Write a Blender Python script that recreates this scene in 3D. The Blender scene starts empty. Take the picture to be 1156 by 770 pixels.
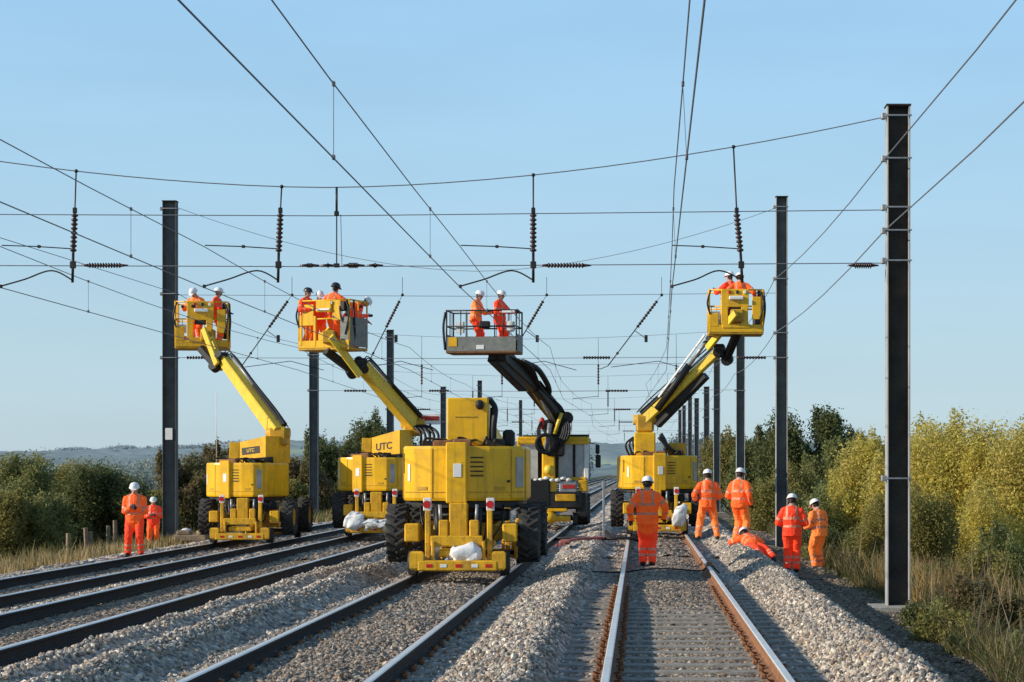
import bpy, bmesh, math, random
import numpy as np
from mathutils import Vector, Matrix, noise
R = math.radians
random.seed(7); rng = np.random.default_rng(11)
sc = bpy.context.scene
col = sc.collection
F, CX, CY, CAM = 2200.0, 722.0, 531.0, 1.87

def P(px, py, Y):
    """point of the place seen at a photograph position, at distance Y along the line"""
    return Vector(((px - CX) * Y / F, Y, CAM + (CY - py) * Y / F))

# ------------------------------------------------------------------ materials
MATS = {}
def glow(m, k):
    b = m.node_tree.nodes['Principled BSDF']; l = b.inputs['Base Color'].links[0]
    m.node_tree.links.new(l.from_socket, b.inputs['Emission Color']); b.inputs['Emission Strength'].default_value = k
def mat(name, rgb, rough=.6, metal=0., var=.12, scale=6., bump=0., bscale=40., attr=False, dirt=None, spec=.4, transl=0., wear=0.):
    m = bpy.data.materials.new(name); m.use_nodes = True
    nt = m.node_tree; N = nt.nodes; L = nt.links
    b = N['Principled BSDF']
    b.inputs['Roughness'].default_value = rough; b.inputs['Metallic'].default_value = metal
    b.inputs['Specular IOR Level'].default_value = spec
    tc = N.new('ShaderNodeTexCoord')
    nz = N.new('ShaderNodeTexNoise'); nz.inputs['Scale'].default_value = scale; nz.inputs['Detail'].default_value = 6
    L.new(tc.outputs['Object'], nz.inputs['Vector'])
    mr = N.new('ShaderNodeMapRange'); mr.inputs[1].default_value = .3; mr.inputs[2].default_value = .7
    mr.inputs[3].default_value = 1 - var; mr.inputs[4].default_value = 1 + var
    L.new(nz.outputs['Fac'], mr.inputs[0])
    mul = N.new('ShaderNodeMix'); mul.data_type = 'RGBA'; mul.blend_type = 'MULTIPLY'; mul.inputs[0].default_value = 1
    if attr:
        a = N.new('ShaderNodeAttribute'); a.attribute_name = 'col'
        L.new(a.outputs['Color'], mul.inputs[6])
    else:
        mul.inputs[6].default_value = (*rgb, 1)
    L.new(mr.outputs[0], mul.inputs[7])
    out = mul.outputs[2]
    if dirt:
        n2 = N.new('ShaderNodeTexNoise'); n2.inputs['Scale'].default_value = scale * .7; n2.inputs['Detail'].default_value = 9
        n2.inputs['Roughness'].default_value = .7
        L.new(tc.outputs['Object'], n2.inputs['Vector'])
        r2 = N.new('ShaderNodeMapRange'); r2.inputs[1].default_value = .5; r2.inputs[2].default_value = .75
        r2.inputs[3].default_value = 0; r2.inputs[4].default_value = wear or .6
        L.new(n2.outputs['Fac'], r2.inputs[0])
        mx = N.new('ShaderNodeMix'); mx.data_type = 'RGBA'
        L.new(r2.outputs[0], mx.inputs[0]); L.new(out, mx.inputs[6]); mx.inputs[7].default_value = (*dirt, 1)
        out = mx.outputs[2]
    L.new(out, b.inputs['Base Color'])
    if bump:
        n3 = N.new('ShaderNodeTexNoise'); n3.inputs['Scale'].default_value = bscale; n3.inputs['Detail'].default_value = 5
        L.new(tc.outputs['Object'], n3.inputs['Vector'])
        bp = N.new('ShaderNodeBump'); bp.inputs['Strength'].default_value = bump; bp.inputs['Distance'].default_value = .03
        L.new(n3.outputs['Fac'], bp.inputs['Height']); L.new(bp.outputs[0], b.inputs['Normal'])
    if transl:
        tr = N.new('ShaderNodeBsdfTranslucent'); L.new(out, tr.inputs['Color'])
        ms = N.new('ShaderNodeMixShader'); ms.inputs[0].default_value = transl
        o = N['Material Output']
        L.new(b.outputs[0], ms.inputs[1]); L.new(tr.outputs[0], ms.inputs[2]); L.new(ms.outputs[0], o.inputs['Surface'])
    MATS[name] = m
    return m

YEL = mat('machine yellow paint', (.86, .475, .009), .34, var=.10, scale=2.5, dirt=(.36, .20, .04), wear=.55, bump=.05, bscale=3)
def streak(m, rgb, k):
    nt = m.node_tree; N = nt.nodes; L = nt.links; b = N['Principled BSDF']; l = b.inputs['Base Color'].links[0]; src_ = l.from_socket
    tc = N.new('ShaderNodeTexCoord'); mp = N.new('ShaderNodeMapping'); mp.inputs['Scale'].default_value = (9, 9, .9); L.new(tc.outputs['Object'], mp.inputs[0])
    nz = N.new('ShaderNodeTexNoise'); nz.inputs['Scale'].default_value = 1.4; nz.inputs['Detail'].default_value = 8; nz.inputs['Roughness'].default_value = .65; L.new(mp.outputs[0], nz.inputs['Vector'])
    mr = N.new('ShaderNodeMapRange'); mr.inputs[1].default_value = .50; mr.inputs[2].default_value = .78; mr.inputs[3].default_value = 0; mr.inputs[4].default_value = k; L.new(nz.outputs['Fac'], mr.inputs[0])
    n2 = N.new('ShaderNodeTexNoise'); n2.inputs['Scale'].default_value = 26; n2.inputs['Detail'].default_value = 3; L.new(tc.outputs['Object'], n2.inputs['Vector'])
    m2 = N.new('ShaderNodeMapRange'); m2.inputs[1].default_value = .64; m2.inputs[2].default_value = .70; m2.inputs[3].default_value = 0; m2.inputs[4].default_value = k*.8; L.new(n2.outputs['Fac'], m2.inputs[0])
    mx_ = N.new('ShaderNodeMath'); mx_.operation = 'MAXIMUM'; L.new(mr.outputs[0], mx_.inputs[0]); L.new(m2.outputs[0], mx_.inputs[1])
    mx = N.new('ShaderNodeMix'); mx.data_type = 'RGBA'; L.new(mx_.outputs[0], mx.inputs[0]); L.new(src_, mx.inputs[6]); mx.inputs[7].default_value = (*rgb, 1)
    L.new(mx.outputs[2], b.inputs['Base Color'])
streak(YEL, (.20, .11, .03), .55)
YEL2 = mat('pale yellow boom paint', (.83, .58, .05), .4, var=.08, scale=3, dirt=(.45, .33, .12), wear=.4)
YELD = mat('grimy yellow paint', (.55, .31, .02), .6, var=.2, scale=4, dirt=(.16, .10, .05), wear=.8)
BLK = mat('black rubber and hose', (.012, .012, .013), .55, var=.3)
TYRE = mat('dusty tyre rubber', (.035, .033, .031), .85, var=.35, scale=5, dirt=(.13, .12, .10), wear=.6)
DARK = mat('dark greasy steel', (.03, .028, .026), .5, metal=.3, var=.4, scale=8)
STEEL = mat('galvanised steel', (.33, .34, .35), .5, metal=.6, var=.2, scale=5)
GREYM = mat('grey cage mesh', (.20, .21, .19), .6, var=.2, scale=8)
RAILTOP = mat('polished rail head', (.78, .75, .70), .38, metal=.45, var=.1, scale=3)
RUST = mat('rusty rail side', (.25, .115, .052), .85, var=.3, scale=9, dirt=(.10, .055, .035), wear=.6)
RUSTD = mat('shade-dark rail side', (.022, .017, .014), .85, var=.3, scale=9)  # near-black base colour paints in the shade on the rail sides
CONC = mat('weathered concrete', (.33, .31, .27), .9, var=.2, scale=7, bump=.3)
SLEEP = mat('concrete sleeper', (.29, .26, .215), .9, var=.35, scale=7, dirt=(.12, .10, .08), wear=.75, bump=.3)
WHITE = mat('white sheeting', (.80, .80, .78), .6, var=.06, bump=.4, bscale=9)
WHP = mat('white painted plate', (.78, .78, .76), .5, var=.08)
HELM = mat('white helmet shell', (.82, .82, .80), .3, var=.03)
HELMD = mat('dark helmet shell', (.03, .03, .035), .35, var=.05)
REDF = mat('faded red sheath', (.36, .11, .09), .8, var=.3)
RED = mat('red paint', (.50, .03, .02), .5, var=.15)
REDL = mat('red lamp lens', (.55, .02, .02), .2, var=.05)
GLASS = mat('cab glass with sky tone', (.42, .47, .50), .10, var=.15, spec=.8)  # sky reflection put into the base colour
MAST = mat('shaded weathered mast steel', (.042, .038, .032), .85, var=.4, scale=2.2, dirt=(.10, .055, .03), wear=.85, spec=.2, bump=.3, bscale=12)  # web colour darkened to paint in its shade, plus rust patches
YELF = mat('scuffed yellow frame paint', (.74, .40, .012), .5, var=.2, scale=5, dirt=(.20, .12, .05), wear=.8)
MASTS = mat('slate grey mast steel', (.085, .095, .095), .75, var=.3, scale=2.5, dirt=(.06, .05, .04), wear=.6)
MASTG = mat('sunlit galvanised mast steel', (.36, .36, .35), .6, var=.2, scale=2, dirt=(.16, .14, .11), wear=.5)  # flange colour lightened as if sunlit, against the darker web
WIRE = mat('oxidised wire', (.17, .18, .20), .6, var=.1)
INSUL = mat('brown glazed insulator', (.055, .03, .026), .25, var=.15)
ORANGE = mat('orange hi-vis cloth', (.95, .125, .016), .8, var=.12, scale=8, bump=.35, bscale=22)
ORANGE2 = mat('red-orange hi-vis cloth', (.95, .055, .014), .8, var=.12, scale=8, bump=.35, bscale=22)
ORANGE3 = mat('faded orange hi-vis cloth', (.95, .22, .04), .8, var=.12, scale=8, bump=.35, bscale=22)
for q_ in (ORANGE, ORANGE2, ORANGE3): glow(q_, .16)      # emission added to brighten the suits, standing in for fluorescent dye
BAND = mat('silver reflective tape', (.78, .29, .17), .5, var=.2)
SKIN = mat('skin', (.52, .29, .20), .55, var=.06)
HAIR = mat('hair', (.03, .02, .015), .7)
GLOVE = mat('dark glove', (.03, .03, .035), .8)
BOOT = mat('black boot leather', (.018, .016, .015), .6)
WOOD = mat('weathered wood', (.24, .18, .12), .9, var=.3, scale=8)
LEAF = mat('leaves', (1, 1, 1), .6, attr=True, var=.1, transl=.48, spec=.25)
BARK = mat('bark', (.10, .075, .05), .9, var=.3, scale=8, bump=.5)
STONE = mat('ballast stone', (1, 1, 1), .9, attr=True, var=.25, scale=25, spec=.2, bump=.4, bscale=60)
SOIL = mat('earth and rough turf', (.075, .07, .03), .95, var=.5, scale=.35, dirt=(.11, .085, .045), wear=.7, bump=.5, bscale=3)
HILL = mat('hazy hillside', (1, 1, 1), 1., attr=True, var=.08, scale=.01, spec=0.)
BLUEP = mat('dull blue-grey plastic', (.20, .27, .30), .6)
DECAL = mat('dark lettering', (.035, .025, .02), .5)

streak(YEL2, (.22, .14, .05), .5); streak(YELF, (.10, .06, .03), .8); streak(WHITE, (.42, .38, .32), .5)

# ------------------------------------------------------------------ builders
class MB:
    def __init__(s): s.v = []; s.f = []; s.m = []; s.sm = []
    def add(s, vs, fs, m=0, smooth=False, M=None):
        o = len(s.v)
        s.v += [tuple(M @ Vector(v)) if M is not None else tuple(v) for v in vs]
        for f in fs:
            s.f.append(tuple(i + o for i in f)); s.m.append(m); s.sm.append(smooth)
        return s
    def box(s, c, d, b=.012, m=0, rz=0, rot=None):
        x, y, z = (k / 2 for k in d); b = min(b, x * .8, y * .8, z * .8)
        vs = []; ix = {}
        for sx in (-1, 1):
            for sy in (-1, 1):
                for sz in (-1, 1):
                    for a in range(3):
                        p = [sx * x, sy * y, sz * z]
                        for k, h in enumerate((x, y, z)):
                            if k != a: p[k] -= (sx, sy, sz)[k] * b
                        ix[(sx, sy, sz, a)] = len(vs); vs.append(p)
        fs = []
        for a in range(3):
            u, w = (a + 1) % 3, (a + 2) % 3
            for sg in (-1, 1):
                q = []
                for (su, sw) in ((-1, -1), (1, -1), (1, 1), (-1, 1)):
                    t = [0, 0, 0]; t[a] = sg; t[u] = su; t[w] = sw
                    q.append(ix[(*t, a)])
                fs.append(q if sg > 0 else q[::-1])
        for a in range(3):                                   # edges running along a
            u, w = (a + 1) % 3, (a + 2) % 3
            for su in (-1, 1):
                for sw in (-1, 1):
                    t0 = [0, 0, 0]; t0[a] = -1; t0[u] = su; t0[w] = sw
                    t1 = list(t0); t1[a] = 1
                    q = [ix[(*t0, u)], ix[(*t1, u)], ix[(*t1, w)], ix[(*t0, w)]]
                    fs.append(q if su * sw < 0 else q[::-1])
        for sx in (-1, 1):
            for sy in (-1, 1):
                for sz in (-1, 1):
                    q = [ix[(sx, sy, sz, 0)], ix[(sx, sy, sz, 1)], ix[(sx, sy, sz, 2)]]
                    fs.append(q if sx * sy * sz > 0 else q[::-1])
        M = Matrix.Translation(c) @ (rot.to_4x4() if rot is not None else Matrix.Rotation(rz, 4, 'Z'))
        return s.add(vs, fs, m, False, M)
    def beam(s, p0, p1, w, h, b=.012, m=0, w1=None, h1=None, up=Vector((0, 0, 1))):
        """rectangular box section from p0 to p1, tapering to w1 x h1"""
        p0, p1 = Vector(p0), Vector(p1); d = (p1 - p0).normalized()
        x = d.cross(up); x = x.normalized() if x.length > 1e-4 else Vector((1, 0, 0)); z = x.cross(d)
        w1 = w if w1 is None else w1; h1 = h if h1 is None else h1
        vs = []
        for p, a, c in ((p0, w, h), (p1, w1, h1)):
            bb = min(b, a * .3, c * .3)
            for (i, j) in ((-a/2+bb, -c/2), (a/2-bb, -c/2), (a/2, -c/2+bb), (a/2, c/2-bb), (a/2-bb, c/2), (-a/2+bb, c/2), (-a/2, c/2-bb), (-a/2, -c/2+bb)):
                vs.append(p + x * i + z * j)
        fs = [(k, (k + 1) % 8, 8 + (k + 1) % 8, 8 + k) for k in range(8)] + [tuple(range(7, -1, -1)), tuple(range(8, 16))]
        return s.add(vs, fs, m)
    def cyl(s, p0, p1, r0, r1=None, n=12, m=0, cap=True):
        return s.tube([p0, p1], [r0, r0 if r1 is None else r1], n, m, cap)
    def tube(s, pts, r, n=8, m=0, cap=True):
        pts = [Vector(p) for p in pts]; k = len(pts)
        rs = r if isinstance(r, (list, tuple)) else [r] * k
        vs = []; x = None
        for i, p in enumerate(pts):
            d = (pts[min(i + 1, k - 1)] - pts[max(i - 1, 0)]).normalized()
            if x is None:
                x = d.orthogonal().normalized()
            else:
                x = (x - d * x.dot(d)); x = x.normalized() if x.length > 1e-5 else d.orthogonal().normalized()
            y = d.cross(x)
            for j in range(n):
                a = 2 * math.pi * j / n
                vs.append(p + (x * math.cos(a) + y * math.sin(a)) * rs[i])
        fs = [(i*n+j, i*n+(j+1) % n, (i+1)*n+(j+1) % n, (i+1)*n+j) for i in range(k-1) for j in range(n)]
        s.add(vs, fs, m, n > 5)
        if cap:
            o = len(s.v) - len(vs)
            s.f.append(tuple(o + j for j in range(n - 1, -1, -1))); s.m.append(m); s.sm.append(False)
            s.f.append(tuple(o + (k - 1) * n + j for j in range(n))); s.m.append(m); s.sm.append(False)
        return s
    def curve(s, pts, r, n=8, m=0, seg=6):
        pts = [Vector(p) for p in pts]; out = []
        for i in range(len(pts) - 1):
            a = pts[max(i-1, 0)]; b = pts[i]; c = pts[i+1]; d = pts[min(i+2, len(pts)-1)]
            for t in (k / seg for k in range(seg)):
                out.append(.5 * ((2*b) + (c-a)*t + (2*a-5*b+4*c-d)*t*t + (3*b-a-3*c+d)*t**3))
        out.append(pts[-1])
        return s.tube(out, r, n, m)
    def lathe(s, prof, n=20, m=0, M=None, smooth=True, closed=False):
        """profile of (r, h); axis is local z, M places it"""
        vs = [(r * math.cos(2*math.pi*j/n), r * math.sin(2*math.pi*j/n), h) for r, h in prof for j in range(n)]
        k = len(prof); fs = [(i*n+j, i*n+(j+1) % n, ((i+1) % k)*n+(j+1) % n, ((i+1) % k)*n+j) for i in range(k if closed else k-1) for j in range(n)]
        return s.add(vs, fs, m, smooth, M)
    def prism(s, poly, z0, z1, b=.03, m=0, M=None):
        n = len(poly); cx = sum(p[0] for p in poly) / n; cy = sum(p[1] for p in poly) / n
        def ring(z, k): return [(cx + (x - cx) * k, cy + (y - cy) * k, z) for x, y in poly]
        ext = max(max(abs(p[0]-cx), abs(p[1]-cy)) for p in poly); k = 1 - b / ext
        vs = ring(z0, k) + ring(z0 + b, 1) + ring(z1 - b, 1) + ring(z1, k)
        fs = [(r*n+i, r*n+(i+1) % n, (r+1)*n+(i+1) % n, (r+1)*n+i) for r in range(3) for i in range(n)]
        fs += [tuple(range(n-1, -1, -1)), tuple(range(3*n, 4*n))]
        return s.add(vs, fs, m, False, M)
    def ball(s, c, r, n=10, m=0, M=None):
        r = r if isinstance(r, (tuple, list)) else (r, r, r)
        vs = [(c[0], c[1], c[2] - r[2])]; k = n // 2
        for i in range(1, k):
            t = math.pi * i / k - math.pi / 2
            vs += [(c[0] + r[0]*math.cos(t)*math.cos(2*math.pi*j/n), c[1] + r[1]*math.cos(t)*math.sin(2*math.pi*j/n), c[2] + r[2]*math.sin(t)) for j in range(n)]
        vs.append((c[0], c[1], c[2] + r[2])); e = len(vs) - 1
        fs = [(0, 1 + (j+1) % n, 1 + j) for j in range(n)]
        fs += [(1+i*n+j, 1+i*n+(j+1) % n, 1+(i+1)*n+(j+1) % n, 1+(i+1)*n+j) for i in range(k-2) for j in range(n)]
        fs += [(1+(k-2)*n+j, 1+(k-2)*n+(j+1) % n, e) for j in range(n)]
        return s.add(vs, fs, m, True, M)
    def build(s, name, mats, parent=None, M=None):
        me = bpy.data.meshes.new(name)
        me.from_pydata([tuple(M @ Vector(v)) for v in s.v] if M is not None else s.v, [], s.f)
        for m in (mats if isinstance(mats, (list, tuple)) else [mats]): me.materials.append(m)
        me.polygons.foreach_set('material_index', s.m); me.polygons.foreach_set('use_smooth', s.sm)
        me.update()
        o = bpy.data.objects.new(name, me); col.objects.link(o)
        if parent is not None: o.parent = parent
        return o

def np_mesh(name, v, f, mats, colors=None, smooth=False, parent=None):
    """v (n,3), f (m,k) arrays; colors (m,3) per face"""
    me = bpy.data.meshes.new(name)
    m, k = f.shape
    me.vertices.add(len(v)); me.vertices.foreach_set('co', np.ascontiguousarray(v, np.float32).ravel())
    me.loops.add(m * k); me.loops.foreach_set('vertex_index', np.ascontiguousarray(f, np.int32).ravel())
    me.polygons.add(m); me.polygons.foreach_set('loop_start', np.arange(0, m*k, k, dtype=np.int32))
    me.polygons.foreach_set('use_smooth', np.full(m, smooth, bool))
    if colors is not None:
        a = me.color_attributes.new('col', 'FLOAT_COLOR', 'POINT' if len(colors) == len(v) and len(v) != m else 'CORNER')
        c = np.concatenate([colors, np.ones((len(colors), 1))], 1).astype(np.float32)
        if a.domain == 'CORNER': c = np.repeat(c, k, 0)
        a.data.foreach_set('color', c.ravel())
    for q in (mats if isinstance(mats, (list, tuple)) else [mats]): me.materials.append(q)
    me.update(calc_edges=True); me.validate()
    o = bpy.data.objects.new(name, me); col.objects.link(o)
    if parent is not None: o.parent = parent
    return o

def tag(o, label=None, cat=None, group=None, kind=None):
    if label: o['label'] = label
    if cat: o['category'] = cat
    if group: o['group'] = group
    if kind: o['kind'] = kind
    return o
def thing(name, label, cat, loc=(0, 0, 0), rz=0, group=None):
    o = bpy.data.objects.new(name, None); col.objects.link(o); o.empty_display_size = .2
    o.location = loc; o.rotation_euler = (0, 0, rz)
    return tag(o, label, cat, group)
def copy_tree(o, parent=None):
    c = o.copy(); col.objects.link(c)
    if parent is not None: c.parent = parent
    for ch in list(o.children): copy_tree(ch, c)
    return c

# ------------------------------------------------------------------ people
def ik(a, c, l1, l2, pole):
    a, c = Vector(a), Vector(c); d = c - a; L = min(d.length, (l1 + l2) * .995); dn = d.normalized()
    x = (l1*l1 - l2*l2 + L*L) / (2*L); h = math.sqrt(max(l1*l1 - x*x, 0))
    p = Vector(pole); p = p - dn * p.dot(dn); p = p.normalized() if p.length > 1e-5 else Vector((0, -1, 0))
    return a + dn * x + p * h, a + dn * L
def loft(mb, cs, fr, rx, ry, n=16):
    vs = []
    for c, (ax, ay), a, b in zip(cs, fr, rx, ry):
        for j in range(n):
            t = 2 * math.pi * j / n
            vs.append(Vector(c) + ax * (a * math.cos(t)) + ay * (b * math.sin(t)))
    k = len(cs)
    fs = [(i*n+j, i*n+(j+1) % n, (i+1)*n+(j+1) % n, (i+1)*n+j) for i in range(k-1) for j in range(n)]
    fs += [tuple(range(n-1, -1, -1)), tuple((k-1)*n + j for j in range(n))]
    mb.add(vs, fs)
def capsule(mb, p0, p1, r0, r1):
    p0, p1 = Vector(p0), Vector(p1); d = (p1 - p0); d = d.normalized() if d.length > 1e-6 else Vector((0, 0, 1))
    pts = []; rs = []
    for t in (-1, -.8, -.5, 0): pts.append(p0 + d * r0 * t * .98); rs.append(max(r0 * math.sqrt(max(1 - t*t, 0)), r0 * .12))
    for t in (0, .5, .8, 1): pts.append(p1 + d * r1 * t * .98); rs.append(max(r1 * math.sqrt(max(1 - t*t, 0)), r1 * .12))
    mb.tube(pts, rs, 12)

def person(label, loc, yaw, group, hands, feet=((-.13, 0, 0), (.13, 0, 0)), pelvis=(0, 0, .93), lean=0., side=0., twist=0., nod=10., turn=0.,
           jacket=None, trousers=None, helmet=None, bag=None, scale=1., kneepole=(0, -1, .1), elbowpole=None, lying=None, chin=False):
    """one worker; local frame: faces -Y, up Z, metres. hands / feet: targets in that frame (hands relative to the shoulders' unleaned frame if callable)"""
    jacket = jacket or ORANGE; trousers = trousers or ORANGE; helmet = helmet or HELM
    root = thing('person', label, 'person', loc, yaw, group); root.scale = (scale,) * 3
    pel = Vector(pelvis)
    T = Matrix.Rotation(R(twist), 3, 'Z') @ Matrix.Rotation(R(lean), 3, 'X') @ Matrix.Rotation(R(side), 3, 'Y')
    up = lambda x, y, z: pel + T @ Vector((x, y, z))
    ax, ay = T @ Vector((1, 0, 0)), T @ Vector((0, 1, 0))
    I = (Vector((1, 0, 0)), Vector((0, 1, 0)))
    half = (((ax + I[0]) / 2).normalized(), ((ay + I[1]) / 2).normalized())
    mb = MB(); bones = []                                    # bones: (p0, p1, radius, kind)
    cs = [pel + (T @ Vector((0, 0, -.13)) * .5 + Vector((0, 0, -.13)) * .5), up(0, 0, 0), up(0, 0, .12), up(0, -.005, .27), up(0, 0, .40), up(0, .01, .49), up(0, .012, .525), up(0, 0, .60)]
    fr = [half, (ax, ay), (ax, ay), (ax, ay), (ax, ay), (ax, ay), (ax, ay), (ax, ay)]
    loft(mb, cs, fr, [.215, .213, .205, .222, .208, .145, .076, .055], [.165, .165, .158, .165, .155, .11, .072, .058])
    bones += [(cs[0], cs[2], .175, 'jac'), (cs[2], cs[5], .175, 'jac')]
    N_ = Matrix.Rotation(R(turn), 3, 'Z') @ T @ Matrix.Rotation(R(nod), 3, 'X')
    hc = up(0, -.0, .555) + N_ @ Vector((0, -.024, .108))
    H = Matrix.Translation(hc) @ N_.to_4x4()
    mb.ball((0, .008, .012), (.076, .096, .108), 16, M=H); mb.ball((0, -.03, -.055), (.056, .062, .062), 12, M=H)
    mb.ball((0, -.098, -.012), (.014, .02, .022), 8, M=H)
    for sx in (-1, 1): mb.ball((sx * .08, .012, -.01), (.012, .022, .034), 8, M=H)
    bones.append((H @ Vector((0, .008, .03)), H @ Vector((0, -.02, -.05)), .085, 'head'))
    bones.append((up(0, .012, .545), up(0, 0, .60), .06, 'skin'))
    for i, sx in enumerate((-1, 1)):
        sh = up(sx * .186, .005, .415); capsule(mb, up(sx * .04, .01, .50), sh, .062, .080); capsule(mb, up(sx * .07, 0, .42), sh, .08, .080)
        tgt = hands[i]; ep = (elbowpole[i] if elbowpole else (sx * .6, .7, -.5))
        el, wr = ik(sh, tgt, .29, .26, ep)
        capsule(mb, sh, el, .086, .071); capsule(mb, el, wr, .071, .053)
        bones += [(sh, el, .076, 'arm'), (el, wr, .062, 'fore')]
        d = (wr - el).normalized(); s = d.cross(Vector((0, -1, .2))); s = s.normalized() if s.length > .1 else Vector((1, 0, 0))
        s = s if s.x * sx < 0 else -s; nrm = d.cross(s)
        pc = wr + d * .055
        mb.add(*_ell(pc, d * .055, s * .042, nrm * .018))
        for q in range(4):
            b0 = wr + d * .095 + s * (q - 1.5) * .023
            ln = (.036, .042, .040, .031)[q]
            b1 = b0 + d * ln + nrm * .012; b2 = b1 + (d * .75 + nrm * .65).normalized() * ln * .8
            capsule(mb, b0 - d * .02, b1, .0105, .0098); capsule(mb, b1, b2, .0098, .0088)
        t0 = wr + d * .035 + s * .03; t1 = t0 + (d * .6 + s * .8).normalized() * .045; t2 = t1 + (d * .95 + s * .2 + nrm * .3).normalized() * .032
        capsule(mb, t0, t1, .0125, .011); capsule(mb, t1, t2, .011, .0095)
        bones.append((wr + d * .02, wr + d * .16, .04, 'hand'))
    for i, sx in enumerate((-1, 1)):
        hip = pel + (Matrix.Rotation(R(twist), 3, 'Z') @ Vector((sx * .095, 0, -.03)))
        f = Vector(feet[i]); yw = feet[i][3] if len(feet[i]) > 3 else 0; f = Vector(feet[i][:3]) + Vector((0, 0, .10))
        kp = kneepole if not isinstance(kneepole[0], (tuple, list)) else kneepole[i]
        kn, an = ik(hip, f, .43, .42, kp)
        capsule(mb, hip, kn, .122, .092); capsule(mb, kn, an, .092, .080)
        bones += [(hip, kn, .09, 'thigh'), (kn, an, .07, 'shin')]
        fd = Matrix.Rotation(yw, 3, 'Z') @ Vector((sx * .12, -1, 0)); fd.normalize()
        if lying: fd = Vector(lying).normalized()
        heel = an + Vector((0, 0, -.045)) - fd * .035; toe = an + Vector((0, 0, -.06)) + fd * .175
        if lying: heel = an - fd * .02; toe = an + fd * .15
        capsule(mb, heel, toe, .052, .04)
        mb.add(*_ell(an + fd * .08 + Vector((0, 0, -.035)), fd * .11, fd.cross(Vector((0, 0, 1))).normalized() * .05 if abs(fd.z) < .9 else Vector((.05, 0, 0)), Vector((0, 0, .05))))
        bones.append((heel, toe, .05, 'boot')); bones.append((an, an + Vector((0, 0, -.03)), .055, 'boot'))
    tmp = mb.build('tmp_body', SKIN)
    md = tmp.modifiers.new('r', 'REMESH'); md.mode = 'VOXEL'; md.voxel_size = .0115
    ms = tmp.modifiers.new('s', 'SMOOTH'); ms.iterations = 3; ms.factor = .5
    dg = bpy.context.evaluated_depsgraph_get()
    me = bpy.data.meshes.new_from_object(tmp.evaluated_get(dg))
    old = tmp.data; bpy.data.objects.remove(tmp); bpy.data.meshes.remove(old)
    n = len(me.vertices); co = np.empty(n * 3, np.float32); me.vertices.foreach_get('co', co); co = co.reshape(-1, 3)
    nr = np.empty(n * 3, np.float32); me.vertices.foreach_get('normal', nr); nr = nr.reshape(-1, 3)
    kinds = [b[3] for b in bones]
    def seg(p):
        D = []; Tt = []
        for a, b, r, k in bones:
            a = np.array(a); b = np.array(b); ab = b - a
            t = ((p - a) @ ab) / (ab @ ab); tc = np.clip(t, 0, 1)
            D.append(np.linalg.norm(p - a - tc[:, None] * ab, axis=1) - r); Tt.append(tc)
        D = np.array(D); Tt = np.array(Tt); i = D.argmin(0)
        return i, Tt[i, np.arange(len(p))]
    bi, bt = seg(co)
    cloth = np.array([k in ('jac', 'arm', 'fore', 'thigh', 'shin') for k in kinds])[bi]
    sd = random.random() * 50                                # folds in the cloth
    disp = np.array([noise.noise(Vector((c[0]*11 + sd, c[1]*11, c[2]*7))) + .6 * noise.noise(Vector((c[0]*25, c[1]*25 + sd, c[2]*34))) for c in co[cloth]])
    co[cloth] += nr[cloth] * (disp * .015)[:, None]
    me.vertices.foreach_set('co', co.ravel())
    m = len(me.polygons); cen = np.empty(m * 3, np.float32); me.polygons.foreach_get('center', cen); cen = cen.reshape(-1, 3)
    bi, bt = seg(cen)
    me.materials.clear()
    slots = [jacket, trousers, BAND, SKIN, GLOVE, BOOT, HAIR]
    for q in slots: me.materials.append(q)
    mi = np.zeros(m, np.int32); kk = np.array(kinds)[bi]
    mi[(kk == 'thigh') | (kk == 'shin')] = 1
    mi[(kk == 'head') | (kk == 'skin')] = 3; mi[kk == 'hand'] = 4; mi[kk == 'boot'] = 5
    mi[(kk == 'shin') & (((bt > .42) & (bt < .53)) | ((bt > .70) & (bt < .81)))] = 2
    mi[(kk == 'arm') & (bt > .62) & (bt < .80)] = 2; mi[(kk == 'fore') & (bt > .38) & (bt < .58)] = 2
    Ti = np.array(T.transposed()); loc_ = (cen - np.array(pel)) @ Ti.T
    j = kk == 'jac'
    mi[j & (loc_[:, 2] > .06) & (loc_[:, 2] < .115)] = 2; mi[j & (loc_[:, 2] > .235) & (loc_[:, 2] < .29)] = 2
    mi[j & (loc_[:, 2] > .28) & (np.abs(np.abs(loc_[:, 0]) - .105) < .024)] = 2
    Hi = np.array(H.inverted()); hl = cen @ Hi[:3, :3].T + Hi[:3, 3]
    up_ = (kk == 'jac') & (loc_[:, 2] > .535); mi[up_] = 3
    hd = (kk == 'head') | up_
    mi[hd & (hl[:, 1] > .015) & (hl[:, 2] > -.085)] = 6
    for sx in (-1, 1): mi[hd & (hl[:, 1] < -.06) & (np.abs(hl[:, 0] - sx * .031) < .014) & (np.abs(hl[:, 2] - .012) < .011)] = 6
    mi[hd & (hl[:, 1] < -.06) & (np.abs(hl[:, 0]) < .024) & (np.abs(hl[:, 2] + .062) < .006)] = 5
    me.polygons.foreach_set('material_index', mi); me.polygons.foreach_set('use_smooth', np.ones(m, bool)); me.update()
    me.name = 'body'
    body = bpy.data.objects.new('body', me); col.objects.link(body); body.parent = root
    hm = MB()
    prof = [(.128, .0), (.127, .03), (.116, .07), (.09, .104), (.05, .122), (.012, .128)]
    Mh = H @ Matrix.Translation((0, .008, .038)) @ Matrix.Diagonal((.87, 1.05, .95, 1))
    hm.lathe(prof, 20, M=Mh)
    hm.lathe([(.126, -.008), (.142, -.006), (.144, .002), (.128, .008)], 20, M=Mh)
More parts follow.
